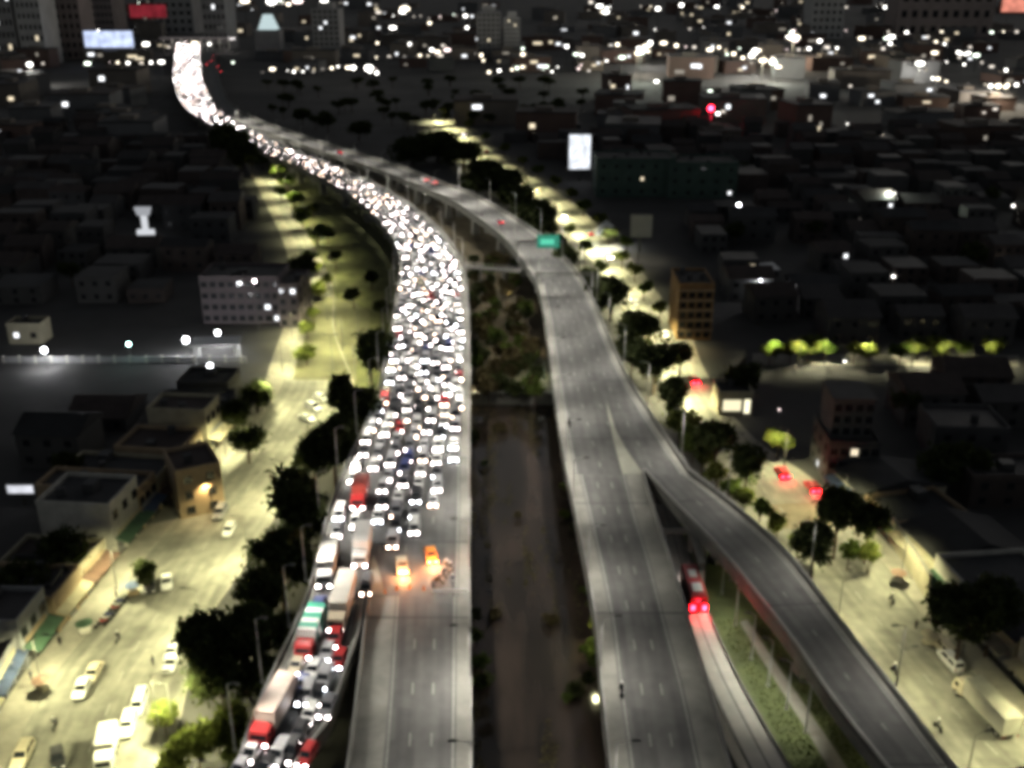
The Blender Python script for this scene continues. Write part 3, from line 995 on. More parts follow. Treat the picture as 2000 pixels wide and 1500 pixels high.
def bus(p, rz, L, paint, label, tail=glow('bus_brake_lamp', (1.0, .006, .014), 80.0), lit_tail=True, group=None):
    r = empty('bus', p, rz, label, 'bus', group)
    x1, hw, top = L / 2, 1.25, 3.1
    b = MB()
    b.loft([section(-x1, .45, top - .25, hw * .94), section(-x1 + .25, .38, top, hw), section(x1 - .4, .38, top, hw), section(x1 - .08, .4, top - .3, hw * .96), section(x1, .45, 1.3, hw * .92)])
    body = b.build('body', PAINT[paint], r)
    b = MB(); b.box(-x1 + 1.2, -x1 + 3.4, -.75, .75, top, top + .25); b.build('air_conditioner', PAINT['white'], body)
    b = MB(); b.box(.6, 2.4, -.6, .6, top, top + .2); b.build('air_conditioner', PAINT['white'], body)
    n = int((L - 1.5) / 1.5)
    pm = MB(); pm.quad((-.62, 0, 0), (.62, 0, 0), (.62, 0, .95), (-.62, 0, .95)); pme = pm.mesh('side_window', M_glass)
    for i in range(n):
        x = -x1 + 1.1 + i * 1.5
        for s in (-1, 1): inst('side_window', pme, r, (x, s * (hw + .012), 1.45))
    b = MB(); b.quad((-x1 - .015 - .0, -.95, 1.7), (-x1 - .015, .95, 1.7), (-x1 - .015, .85, 2.6), (-x1 - .015, -.85, 2.6)); b.build('rear_window', M_glass, r)
    b = MB(); b.quad((x1 + .03, -.95, 1.35), (x1 + .03, .95, 1.35), (x1 - .05, .9, 2.7), (x1 - .05, -.9, 2.7)); b.build('windscreen', M_glass, r)
    wm = wheel_big()
    for wx in (x1 - 2.3, -x1 + 2.6):
        for s in (-1, 1): inst('wheel', wm, r, (wx, s * 1.1, .5))
    for s in (-1, 1):
        b = MB(); b.box(-x1 - .06, -x1 + .04, s * .85 - .3, s * .85 + .3, .8, 1.6); b.build('taillight', tail if lit_tail else M_tloff, r)
        if s == 1 and lit_tail:
            ld = bpy.data.lights.new('lamp_light', 'POINT'); ld.energy = 260; ld.color = (1, .02, .05); ld.shadow_soft_size = .4
            lo = bpy.data.objects.new('lamp_light', ld); link(lo, r); lo.location = (-x1 - .7, 0, 2.0)
        b = MB(); b.box(x1 - .02, x1 + .07, s * .9 - .2, s * .9 + .2, .65, .9); b.build('headlight', M_hl[0], r)
    return r


# ------------------------------------------------------------------ people on motorbikes
def skin_mesh(name, verts, edges, root, mats, zcut):
    me = bpy.data.meshes.new(name)
    me.from_pydata([v[:3] for v in verts], edges, [])
    o = bpy.data.objects.new(name, me)
    COL.objects.link(o)
    o.modifiers.new('skin', 'SKIN')
    o.modifiers.new('sub', 'SUBSURF').levels = 1
    for i, v in enumerate(verts):
        sv = me.skin_vertices[0].data[i]
        sv.radius = (v[3], v[3])
        sv.use_root = (i == root)
    dg = bpy.context.evaluated_depsgraph_get()
    out = bpy.data.meshes.new_from_object(o.evaluated_get(dg))
    bpy.data.objects.remove(o, do_unlink=True)
    out.materials.clear()
    for m_ in mats: out.materials.append(m_)
    for p in out.polygons:
        c = p.center
        p.material_index = zcut(c)
        p.use_smooth = True
    out.name = name
    return out


# seated rider, saddle at z 0.78, facing +x
V = [(-.05, 0, .86, .15), (-.03, 0, 1.08, .14), (.03, 0, 1.32, .16), (.05, 0, 1.46, .06), (.07, 0, 1.55, .055), (.10, 0, 1.66, .10), (.10, 0, 1.74, .085),
     (.04, .2, 1.38, .06), (.16, .27, 1.16, .047), (.42, .28, 1.06, .038), (.50, .28, 1.05, .042),
     (.04, -.2, 1.38, .06), (.16, -.27, 1.16, .047), (.42, -.28, 1.06, .038), (.50, -.28, 1.05, .042),
     (0, .12, .84, .10), (.36, .19, .80, .08), (.30, .2, .42, .058), (.26, .2, .34, .05), (.40, .2, .31, .045),
     (0, -.12, .84, .10), (.36, -.19, .80, .08), (.30, -.2, .42, .058), (.26, -.2, .34, .05), (.40, -.2, .31, .045)]
E = [(0, 1), (1, 2), (2, 3), (3, 4), (4, 5), (5, 6), (2, 7), (7, 8), (8, 9), (9, 10), (2, 11), (11, 12), (12, 13), (13, 14),
     (0, 15), (15, 16), (16, 17), (17, 18), (18, 19), (0, 20), (20, 21), (21, 22), (22, 23), (23, 24)]
RIDER = skin_mesh('rider', V, E, 0, [M_cloths[0], M_cloths[1], M_skin],
                  lambda c: 2 if (c.z > 1.5 or (c.x > .40 and c.z > .95)) else (0 if (c.z > .95 or (c.z > .82 and c.x < -.02)) else 1))
# standing figure facing +x
V2 = [(0, 0, .95, .14), (0, 0, 1.15, .13), (0, 0, 1.38, .15), (0, 0, 1.5, .06), (.01, 0, 1.57, .055), (.03, 0, 1.66, .095), (.03, 0, 1.74, .08),
      (0, .2, 1.42, .06), (.02, .25, 1.15, .047), (.08, .26, .92, .036), (.1, .26, .84, .038),
      (0, -.2, 1.42, .06), (.02, -.25, 1.15, .047), (.08, -.26, .92, .036), (.1, -.26, .84, .038),
      (0, .1, .9, .1), (.03, .11, .5, .075), (0, .12, .1, .05), (.14, .13, .04, .045), (0, -.1, .9, .1), (-.02, -.11, .5, .075), (-.04, -.12, .1, .05), (.1, -.13, .04, .045)]
E2 = [(0, 1), (1, 2), (2, 3), (3, 4), (4, 5), (5, 6), (2, 7), (7, 8), (8, 9), (9, 10), (2, 11), (11, 12), (12, 13), (13, 14), (0, 15), (15, 16), (16, 17), (17, 18), (0, 19), (19, 20), (20, 21), (21, 22)]
STAND = skin_mesh('standing', V2, E2, 0, [M_cloths[2], M_cloths[1], M_skin], lambda c: 2 if (c.z > 1.5 or (abs(c.y) > .2 and c.z < .95 and c.z > .7)) else (0 if c.z > .98 else 1))
b = MB(); b.sphere((.1, 0, 1.71), .15, 0, 10, 7, 1.05); b.sm = True
HELMET = b.mesh('helmet', PAINT['white'])
b = MB(); b.sphere((.015, 0, 1.73), .115, 0, 10, 7, .9); b.sm = True
HAIR = b.mesh('hair', M_cloths[1])
_bw = MB(); _bw.disc_y((0, 0, 0), .3, .12, 14, 0); BIKEW = _bw.mesh('wheel', M_tyre)
b = MB(); b.loft([section(-.75, .62, .78, .1), section(-.3, .5, .8, .15), (section(.0, .32, .74, .14)), section(.3, .36, .86, .13), section(.45, .7, .92, .08)]); BIKEB = b.mesh('frame', PAINT['black'])
b = MB(); b.tube((.62, 0, .3), (.46, 0, 1.0), .04, .035); b.tube((.5, -.34, 1.06), (.5, .34, 1.06), .022); BIKEF = b.mesh('fork', M_pole)
b = MB(); b.box(-.7, 0.05, -.12, .12, .78, .84); BIKES = b.mesh('saddle', M_tyre)
b = MB(); b.box(.56, .64, -.09, .09, .86, 1.0); BIKEL = b.mesh('headlight', M_hl[0])


def bike(p, rz, paint, label, plabel, lit=False, rider=True, cloth=0, group=None, helmet='white'):
    r = empty('motorcycle', p, rz, label, 'motorcycle', group)
    inst('frame', BIKEB, r, m=PAINT[paint])
    inst('fork', BIKEF, r)
    inst('saddle', BIKES, r)
    inst('headlight', BIKEL, r, m=M_hl[0] if lit else M_hloff)
    inst('wheel', BIKEW, r, (.66, 0, .3)); inst('wheel', BIKEW, r, (-.62, 0, .3))
    if rider:
        q = inst('person', RIDER, None, p, rz, m=M_cloths[cloth])
        tag(q, plabel, 'person', 'people on motorcycles')
        inst('helmet', HELMET, q, m=PAINT[helmet])


# ------------------------------------------------------------------ the jam on the left deck
def head_at(st, p):
    """direction of the traffic towards the camera at the nearest station"""
    i = min(range(len(st)), key=lambda q: ((st[q][0] + st[q][1]) / 2 - p).length)
    tg = tangent(st, i)
    return atan2(-tg.y, -tg.x)


fine = resample(ST_LM, 0.5)
NS = len(fine)
jam = []
NL = 8
for k in range(NL):
    i = 0
    u_ = (k + .5) / NL
    i = [0, 0, 0, 8, 26, 54, 88, 400][k]
    i += R.randint(0, 4)
    while i < NS - 6:
        s = fine[i]
        w = (s[1] - s[0]).length
        nl = 8 if (w > 24 and i > 600) else 7 if w > 19.4 else (6 if w > 17 else 5)
        if k >= nl:
            i += 12
            continue
        p = at_u(s, 0, 0, 0.7 + (w - 2.2) * (k + .5) / nl + R.uniform(-.38, .38))
        tg = tangent(fine, i)
        jam.append((p, atan2(-tg.y, -tg.x) + R.uniform(-.03, .03), i))
        i += int((R.uniform(4.85, 5.9) + (R.uniform(1, 3) if R.random() < .06 else 0)) / .5)
big = [(702, 962), (707, 1065), (640, 1098), (664, 1165)]
_jd = tangent(fine, 20)
_jn = Vector((_jd.y, -_jd.x, 0))
bigp = [(P(x, y, Z9 + 1.5), 2.3, 7.4) for x, y in big] + [(P(785, 1102, Z9), 2.0, 5.0), (P(840, 1082, Z9), 2.0, 5.0)]
jam = [j for j in jam if not any(abs((j[0] - q).dot(_jn)) < la and abs((j[0] - q).dot(_jd)) < lo for q, la, lo in bigp)]
jam.sort(key=lambda j: j[0].y)
cols = ['white'] * 11 + ['silver'] * 7 + ['black'] * 6 + ['grey'] * 4 + ['beige'] + ['red'] + ['blue']
kinds = ['sedan'] * 3 + ['hatch'] * 3 + ['suv'] * 4 + ['van'] * 3


def zone(p):
    x, y = to_px(p)
    if y > 930: return 'at the near end of the jam'
    if y > 770: return 'in the jam level with the weir'
    if y > 640: return 'in the jam beside the brown median'
    if y > 520: return 'in the jam just before the footbridge'
    return 'in the jam beyond the footbridge'


JG = 'cars in the traffic jam'
NJ = 248
for n, (p, rz, i) in enumerate(jam[:NJ]):
    c, k = R.choice(cols), R.choice(kinds)
    car(k, p, rz, c, '%s %s %s' % (c, {'sedan': 'saloon car', 'hatch': 'small hatchback', 'suv': 'tall estate car', 'van': 'minivan'}[k], zone(p)),
        JG, 'on', n < 60, R.choice((0, 0, 0, 1, 2)))
# the rest of the jam, too far to tell apart
b = MB()
mlist = [PAINT['white'], PAINT['silver'], PAINT['black'], M_glass, M_hl[0], M_hl[2], glow('headlight_far', (1.0, .92, .9), E_HEAD * 2.2), glow('headlight_far_warm', (1.0, .78, .7), E_HEAD * .7)]
rest = [(p, rz) for p, rz, i in jam[NJ:]]
for p, rz in rest:
    if p.z < 0: continue
    c, sn = cos(rz), sin(rz)
    n0 = len(b.v)
    L, hw = 4.4, .87
    mi = R.choice((0, 0, 1, 1, 2))
    hm = R.choice((4, 4, 5)) if p.y < 560 else R.choice((4, 6, 6, 7))
    b.box(-L / 2, L / 2, -hw, hw, .3, .92, mi)
    b.frustum((-1.7, 1.1, -hw * .92, hw * .92), (-1.1, .3, -hw * .72, hw * .72), .92, 1.5, 3, (False, False))
    b.quad((-1.1, -hw * .72, 1.5), (.3, -hw * .72, 1.5), (.3, hw * .72, 1.5), (-1.1, hw * .72, 1.5), mi)
    for s in (-1, 1):
        b.quad((L / 2 + .03, s * .55 - .19, .5), (L / 2 + .03, s * .55 + .19, .5), (L / 2 + .03, s * .55 + .19, .74), (L / 2 + .03, s * .55 - .19, .74), hm)
    for q in range(n0, len(b.v)):
        x, y, z = b.v[q]
        b.v[q] = (p.x + x * c - y * sn, p.y + x * sn + y * c, p.z + z)
tag(b.build('distant_traffic', mlist), 'bright mass of distant cars queueing on the far left road', 'traffic', kind='stuff')


def deck_p(x, y, st, dz=0.0, zt=1.5):
    """stand on the deck below the sight line through the vehicle's middle"""
    z = Z9
    for _ in range(4):
        p = P(x, y, z + zt)
        i = min(range(len(st)), key=lambda q: ((st[q][0] + st[q][1]) / 2 - p).length)
        z = (st[i][0].z + st[i][1].z) / 2
    return Vector((p.x, p.y, z + .03)), head_at(st, p)


# lorries at the front of the jam
boxw = mat('box_white', (.66, .65, .62), .5, .12, .4)
boxr = mat('box_red', (.38, .06, .045), .5, .15, .4)
boxp = mat('box_cream', (.60, .48, .40), .5, .12, .4)
boxg = mat('box_green', (.05, .30, .20), .5, .12, .4)
p, rz = deck_p(703, 960, S_LM, zt=2)
truck(p, rz, 5.0, 2.4, 2.4, 'red', boxr, 'red box lorry at the left edge of the jam, behind the white lorries', 'lorries in the jam')
p, rz = deck_p(707, 1062, S_LM, zt=2)
truck(p, rz, 6.6, 2.4, 2.5, 'white', boxw, 'white box lorry in the second lane, farthest of the three white lorries', 'lorries in the jam')
p, rz = deck_p(640, 1098, S_LM, zt=2)
truck(p, rz, 7.0, 2.4, 2.5, 'silver', mat('box_grey', (.48, .47, .44), .5, .12, .4), 'grey-white box lorry hugging the left parapet above the ramp', 'lorries in the jam')
p, rz = deck_p(668, 1172, S_LR, zt=2)
truck(p, rz, 8.6, 2.5, 2.6, 'beige', mat('box_pale', (.58, .55, .49), .5, .12, .4), 'long pale box lorry turning onto the ramp, beside the road nose', 'lorries in the jam')
p, rz = deck_p(606, 1232, S_LR, zt=2)
truck(p, rz, 6.2, 2.4, 2.4, 'red', boxw, 'green and white striped lorry by the left parapet of the ramp', 'lorries in the jam',
      stripes=((.0, .18, boxg), (.36, .56, boxg), (.72, .9, boxg)))
p, rz = deck_p(534, 1385, S_LR, zt=2)
truck(p, rz, 7.6, 2.5, 2.7, 'red', boxp, 'red-cabbed lorry with a cream box at the bottom of the ramp', 'lorries in the jam')
near = [(655, 1243, 'suv', 'red', 'red estate car on the ramp right of the striped lorry'), (662, 1285, 'hatch', 'red', 'small red hatchback on the ramp near its right wall'),
        (622, 1180, 'sedan', 'blue', 'dark blue saloon car between the pale lorry and the left parapet of the ramp'), (580, 1296, 'hatch', 'beige', 'beige hatchback below the striped lorry against the left parapet'),
        (612, 1303, 'sedan', 'white', 'white saloon car in the middle of the ramp below the striped lorry'), (634, 1322, 'suv', 'silver', 'silver estate car near the right wall of the ramp'),
        (590, 1332, 'sedan', 'blue', 'blue saloon car left of the black car on the ramp'), (622, 1352, 'sedan', 'black', 'black saloon car with glaring headlights alone on the right of the ramp'),
        (585, 1428, 'hatch', 'black', 'black hatchback right of the red-cabbed lorry'), (570, 1462, 'suv', 'black', 'black estate car lowest on the right of the ramp'),
        (497, 1462, 'van', 'white', 'white minivan below the red-cabbed lorry'), (520, 1492, 'sedan', 'black', 'black saloon car cut by the bottom edge of the picture'),
        (548, 1330, 'hatch', 'red', 'dark red hatchback squeezed ahead of the cream lorry box')]
near = near[:-1] + [(640, 1268, 'sedan', 'silver', 'silver saloon car between the red cars on the ramp'), (600, 1352, 'suv', 'silver', 'silver estate car left of the black saloon on the ramp'),
                    (606, 1392, 'hatch', 'white', 'white hatchback below the black saloon on the ramp'), (545, 1470, 'suv', 'silver', 'silver estate car below the red-cabbed lorry near the bottom'),
                    (640, 1375, 'sedan', 'grey', 'grey saloon car hard against the right wall of the ramp'), (600, 1472, 'hatch', 'red', 'red hatchback at the bottom right of the ramp'), (470, 1496, 'sedan', 'silver', 'silver saloon car in the bottom left of the ramp')]
for x, y, k, c, lab in near:
    p, rz = deck_p(x, y, S_LR, zt=.8)
    car(k, p, rz, c, lab, 'cars on the ramp', 'on', True, R.choice((0, 1, 0)))
# two cars with orange hazard lamps at the head of the jam
for x, y, lab in ((785, 1102, 'beige car with glowing orange hazard lamps at the head of the jam'), (842, 1082, 'car with orange hazard lamps nearest the motorcycles')):
    p, rz = deck_p(x, y, S_LM, zt=.7)
    car('sedan', p, rz + .15, 'beige' if x < 800 else 'orange', lab, 'cars with hazard lamps', 'orange', True)
# motorcycles and helpers closing the lane
for n, (x, y, dr, c, cl) in enumerate(((868, 1118, .4, 'black', 0), (880, 1108, -.3, 'white', 1), (858, 1130, .9, 'black', 1), (884, 1132, .1, 'black', 0))):
    p, rz = deck_p(x, y, S_LM, zt=.8)
    where = ('in the middle of the group', 'farthest from the camera', 'on the left of the group', 'nearest the right parapet')[n]
    bike(p, rz + dr, c, '%s motorcycle stopped at the lane closure, %s' % (c, where), 'helmeted person in dark clothes, motorcycle %s at lane closure' % where, False, True, cl, 'motorcycles at the lane closure')
for n, (x, y) in enumerate(((872, 1098), (846, 1142))):
    p, rz = deck_p(x, y, S_LM, zt=.9)
    q = inst('person', STAND, None, p, rz, m=M_cloths[2 if n else 3])
    tag(q, 'person standing %s at the lane closure' % ('in a pale shirt behind the motorcycles' if n == 0 else 'in a grey shirt left of the motorcycles'), 'person')
    inst('hair', HAIR, q)
r = empty('road_barrier', P(880, 1163, Z9 + .02), 0, 'low white plank barrier across the empty lane below the motorcycles', 'barrier')
b = MB(); b.box(-2.6, 2.6, -.05, .05, .7, .95); b.build('plank', PAINT['white'], r)
for x in (-2.2, 0, 2.2):
    b = MB(); b.tube((x, -.4, 0), (x, 0, .9), .04); b.tube((x, .4, 0), (x, 0, .9), .04); b.build('trestle', M_pole, r)
CONE = MB(); CONE.box(-.2, .2, -.2, .2, 0, .04); CONE.tube((0, 0, .04), (0, 0, .75), .16, .04, 10); CONEM = CONE.mesh('cone', mat('cone_orange', (.65, .18, .03), .6))
for n, (x, y) in enumerate(((752, 1158), (775, 1152), (800, 1150), (828, 1152))):
    q = inst('traffic_cone', CONEM, None, P(x, y, Z9 + .02))
    tag(q, 'small orange traffic cone on the empty roadway, %s from the left' % ORD[n], 'traffic cone', 'traffic cones')

p, rz = deck_p(1214, 1345, S_RL, zt=.8)
bike(p, rz + pi, 'white', 'white motorcycle near the left parapet of the near right roadway', 'person on the white motorcycle near the left parapet of the right roadway', False, True, 1)
# right carriageway: a few vehicles going away and a lone motorcycle
p, rz = deck_p(1112, 826, S_RM, zt=.8)
bike(p, rz + pi, 'black', 'dark motorcycle alone on the empty right roadway', 'person riding the lone motorcycle on the empty right roadway', False, True, 1, helmet='black')
for n, (x, y, lab) in enumerate(((975, 432, 'car with red tail lights on the far bend of the right roadway'), (845, 355, 'car with red tail lights on the far right roadway, beyond the bend'),
                                 (828, 350, 'second tail-lit car close behind another on the far right roadway'), (660, 297, 'pale car far along the right roadway before the dark park'),
                                 (425, 130, 'tail-lit car far at the top of the right roadway, left one'), (412, 118, 'tail-lit car farthest up the right roadway'), (432, 140, 'tail-lit car low in the far red cluster'),
                                 (404, 126, 'tail-lit car in the far red cluster beside the white queue'), (418, 108, 'small tail-lit car at the head of the far red cluster'))):
    p, rz = deck_p(x, y, S_RM, zt=.7)
    car('suv', p, rz + pi, 'silver', lab, 'cars driving away on the right roadway', 'away', False)
# red bus on the busway, brake lamps on
p = P(1352, 1160, 3.0 + .01)
bus(P(1353, 1165, 3.02), atan2(*(lambda d: (d.y, d.x))(P(1328, 1090, 3) - P(1366, 1215, 3))), 9.5, 'red', 'red bus with glaring brake lamps on the narrow concrete busway')
# traffic on the two streets
LSG = 'vehicles on the left street'


def on_street(x, y, st, kind, paint, label, dr=0.0, lit='off', g=LSG, zt=.7):
    p = P(x, y, zt)
    rz = head_at(st, p)
    return car(kind, Vector((p.x, p.y, .03)), rz + dr, paint, label, g, lit, True)


on_street(160, 1342, s_ls, 'sedan', 'white', 'white saloon car out in the middle of the left street, nearer of a pair')
on_street(182, 1312, s_ls, 'sedan', 'beige', 'pale car bumper to bumper ahead of the white saloon in mid street')
on_street(250, 1415, s_ls, 'suv', 'white', 'white estate car parked by the bright green trees', .05)
on_street(272, 1372, s_ls, 'van', 'white', 'white minivan parked behind the white estate car under the trees', .05)
on_street(335, 1292, s_ls, 'sedan', 'white', 'white saloon car half under the dark trees on the street edge')
on_street(337, 1272, s_ls, 'hatch', 'silver', 'silver hatchback highest of the cars parked under the dark trees')
on_street(112, 1480, s_ls, 'hatch', 'black', 'black hatchback near the bottom left of the street', .3)
on_street(44, 1474, s_ls, 'suv', 'beige', 'beige estate car in the bottom left corner', 0)
on_street(325, 1135, s_ls, 'sedan', 'white', 'white saloon car parked at the shops beside a dark car', .4)
on_street(292, 1142, s_ls, 'suv', 'black', 'dark estate car in shade of the shops beside a white saloon', .4)
on_street(447, 1034, s_ls, 'hatch', 'white', 'white hatchback beyond the big round tree on the left street', .1)
on_street(430, 1000, s_ls, 'suv', 'grey', 'grey estate car by the tan house on the left street', .1)
on_street(600, 815, s_ls, 'sedan', 'white', 'white car in the pale car park below the lawn, front one', .9)
on_street(612, 795, s_ls, 'suv', 'silver', 'silver car in the pale car park below the lawn, middle one', .9)
on_street(626, 776, s_ls, 'hatch', 'white', 'white hatchback in the pale car park nearest the lawn', .9)
p = P(208, 1468, 1.2)
truck(Vector((p.x, p.y, .03)), head_at(s_ls, p) + .05, 4.2, 2.2, 2.1, 'white', boxw, 'white box van at the bottom of the left street by the lit trees', LSG, 'off')
for n, (x, y, cl, lab) in enumerate(((106, 1412, 0, 'on the open lower part of the left street'), (230, 1243, 1, 'near the shop fronts of the left street'))):
    p = P(x, y, .8)
    bike(Vector((p.x, p.y, .03)), head_at(s_ls, p), 'black', 'black motorcycle ' + lab, 'person riding a motorcycle ' + lab, False, True, cl)
RSG = 'vehicles on the right street'
p = P(1925, 1372, 2)
truck(Vector((p.x, p.y, .03)), head_at(s_rs, p) + pi, 8.4, 2.6, 2.7, 'beige', mat('box_dull', (.36, .35, .29), .6, .2, .4), 'long pale box lorry parked on the right street seen from behind', RSG, 'off')
on_street(1856, 1290, s_rs, 'van', 'white', 'white minivan parked ahead of the long white lorry', pi, g=RSG)
on_street(1843, 1262, s_rs, 'suv', 'beige', 'beige estate car under the dark round tree on the right street', pi, g=RSG)
for n, (x, y, cl, lab) in enumerate(((1742, 1168, 1, 'highest on the right street'), (1748, 1306, 0, 'in the middle of the right street'), (1833, 1416, 2, 'lowest on the right street near the lorry'))):
    p = P(x, y, .8)
    bike(Vector((p.x, p.y, .03)), head_at(s_rs, p) + pi, 'black', 'dark motorcycle ' + lab, 'person on the dark motorcycle ' + lab, False, True, cl)
for x, y, lab in ((1355, 742, 'dark car with glaring brake lamps on the side lane right of the far roadway'), (1527, 922, 'dark car with red brake lamps at the junction near the grey block'),
                  (1586, 950, 'dark car with red brake lamps just right of another at the junction')):
    p = P(x, y, .7)
    q = car('suv', Vector((p.x, p.y, .03)), radians(95), 'red', lab, RSG, 'brake', True)
for n, (x, y, c) in enumerate(((1300, 652, 'white'), (1240, 590, 'silver'), (1190, 500, 'white'), (1150, 455, 'grey'), (1100, 420, 'white'), (1052, 372, 'beige'), (1005, 340, 'white'), (950, 296, 'red'), (905, 262, 'white'))):
    on_street(x, y, s_rs, 'suv' if n % 2 else 'sedan', c, '%s car on the far stretch of the right street, %s from the near end' % (c, ORD[n]), pi if n % 2 else 0, 'away' if n % 3 == 0 else 'on', RSG)


# ================================================================== TREES
def crown_mesh(name, seed, clumps, per, leaf, m, flat=.8):
    r = random.Random(seed)
    b = MB()
    lob = [(Vector((r.uniform(-.5, .5), r.uniform(-.5, .5), r.uniform(-.25, .4) * flat)), r.uniform(.42, .62)) for _ in range(7)]
    for i in range(clumps):
        c, rad = lob[i % 7]
        v = Vector((r.gauss(0, 1), r.gauss(0, 1), r.gauss(.25, 1))).normalized()
        q = c + Vector((v.x, v.y, v.z * flat)) * rad * r.uniform(.72, 1.05)
        cs = r.uniform(.08, .17)
        for _ in range(per):
            p = q + Vector((r.gauss(0, 1), r.gauss(0, 1), r.gauss(0, .8))) * cs
            n = Vector((r.gauss(0, 1), r.gauss(0, 1), r.gauss(.7, 1))).normalized()
            a = n.orthogonal().normalized()
            e = n.cross(a)
            th = r.uniform(0, 6.28)
            a, e = a * cos(th) + e * sin(th), e * cos(th) - a * sin(th)
            s = leaf * r.uniform(.6, 1.3)
            b.quad(p - a * s, p - e * s * .55, p + a * s, p + e * s * .55)
    return b.mesh(name, m)


CROWNS = [crown_mesh('crown', 100 + i, 230, 15, .1, M_leafdark) for i in range(5)]
SMALLC = [crown_mesh('crown', 200 + i, 80, 12, .14, M_leafdark) for i in range(3)]


def trunk_mesh(seed):
    """unit tree: crown centre at z 1, crown radius 1"""
    r = random.Random(seed)
    b = MB()
    b.tube((0, 0, 0), (.02, .01, .6), .085, .06, 7)
    for i in range(5):
        a = 2 * pi * i / 5 + r.uniform(-.4, .4)
        p1 = (cos(a) * .28, sin(a) * .28, r.uniform(.82, .95))
        b.tube((.02, .01, .55), p1, .045, .03, 6)
        b.tube(p1, (cos(a + .3) * .6, sin(a + .3) * .6, r.uniform(1.0, 1.2)), .03, .012, 5)
    b.tube((.02, .01, .58), (.0, .02, 1.2), .05, .015, 6)
    return b.mesh('trunk', M_bark)


TRUNKS = [trunk_mesh(i) for i in range(3)]


def tree(x, y, rpx, zc, m, label, group, base=0.0, squash=1.0, small=False):
    c = P(x, y, zc)
    rad = rpx * depth(c) / FPX
    r = empty('tree', (c.x, c.y, base), R.uniform(0, 6.28), label, 'tree', group)
    inst('trunk', R.choice(TRUNKS), r, scale=(rad * .9, rad * .9, zc - base))
    inst('crown', R.choice(SMALLC if small else CROWNS), r, (0, 0, zc - base), R.uniform(0, 6), m, scale=(rad, rad, max(rad * squash, .6 * (zc - base) * squash)))


TL = 'dark trees between the left street and the elevated road'
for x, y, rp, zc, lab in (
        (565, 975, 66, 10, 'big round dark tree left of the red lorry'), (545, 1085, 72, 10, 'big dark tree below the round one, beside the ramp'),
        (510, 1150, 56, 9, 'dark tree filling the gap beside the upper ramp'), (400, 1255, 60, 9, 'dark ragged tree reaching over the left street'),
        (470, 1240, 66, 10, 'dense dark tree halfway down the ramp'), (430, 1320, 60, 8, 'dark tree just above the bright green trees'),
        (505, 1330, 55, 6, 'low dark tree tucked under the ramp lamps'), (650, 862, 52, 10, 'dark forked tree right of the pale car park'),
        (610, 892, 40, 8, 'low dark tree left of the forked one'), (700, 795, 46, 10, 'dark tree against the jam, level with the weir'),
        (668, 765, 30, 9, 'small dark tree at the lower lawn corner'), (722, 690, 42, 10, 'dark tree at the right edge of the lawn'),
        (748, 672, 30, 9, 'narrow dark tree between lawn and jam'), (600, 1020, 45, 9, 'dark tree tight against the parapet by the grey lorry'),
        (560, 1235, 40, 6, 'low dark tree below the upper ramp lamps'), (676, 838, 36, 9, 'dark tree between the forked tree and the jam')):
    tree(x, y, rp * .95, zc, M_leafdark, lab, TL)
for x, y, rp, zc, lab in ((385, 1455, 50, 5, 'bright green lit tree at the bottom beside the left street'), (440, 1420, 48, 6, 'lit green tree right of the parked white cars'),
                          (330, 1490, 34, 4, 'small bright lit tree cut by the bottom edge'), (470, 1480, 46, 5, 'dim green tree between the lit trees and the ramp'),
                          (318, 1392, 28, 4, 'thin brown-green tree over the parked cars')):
    tree(x, y, rp, zc, M_leaflit, lab, 'lit green trees at the bottom left', squash=.9)
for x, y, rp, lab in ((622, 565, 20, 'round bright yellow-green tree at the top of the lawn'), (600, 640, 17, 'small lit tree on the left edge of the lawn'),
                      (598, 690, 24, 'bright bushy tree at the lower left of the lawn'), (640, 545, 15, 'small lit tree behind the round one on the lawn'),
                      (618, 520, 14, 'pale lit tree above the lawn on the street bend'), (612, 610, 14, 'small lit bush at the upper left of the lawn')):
    tree(x, y, rp, 3.2, M_leaflit, lab, 'small lit trees around the lawn', small=True)
for n, (x, y, rp) in enumerate(((655, 500, 15), (690, 575, 18), (640, 455, 13), (745, 600, 17), (612, 405, 12), (725, 540, 14))):
    tree(x, y, rp, 4.5, M_leafdark, 'round dark tree on the grass slope left of the jam, %s listed from the middle' % ORD[n] if False else 'round dark tree on the grass slope left of the jam', 'trees on the grass slope', squash=.9)
for n, (x, y, rp) in enumerate(((1345, 848, 20), (1372, 890, 22), (1425, 948, 22), (1452, 968, 20), (1486, 990, 22), (1520, 1020, 20), (1318, 800, 20), (1558, 1062, 18))):
    tree(x, y, rp, 4.5, (M_leafmid, M_leaflit)[n % 2], 'lit tree in the strip between right ramp and street', 'lit trees beside the right ramp', squash=.9, small=n % 2 == 0)
for x, y, rp, zc, lab in ((483, 862, 36, 5, 'dark rounded tree on the shop side of the left street'), (500, 770, 32, 4.5, 'dark flat tree by the corner wall left of the street'),
                          (455, 810, 34, 4.5, 'dark tree over roofs left of the street'), (590, 520, 26, 8, 'dark tree at the street bend above the lawn'), (285, 1115, 26, 4, 'dark bush in front of the shops by the parked cars')):
    tree(x, y, rp, zc, M_leafdark, lab, 'dark trees on the left of the left street')
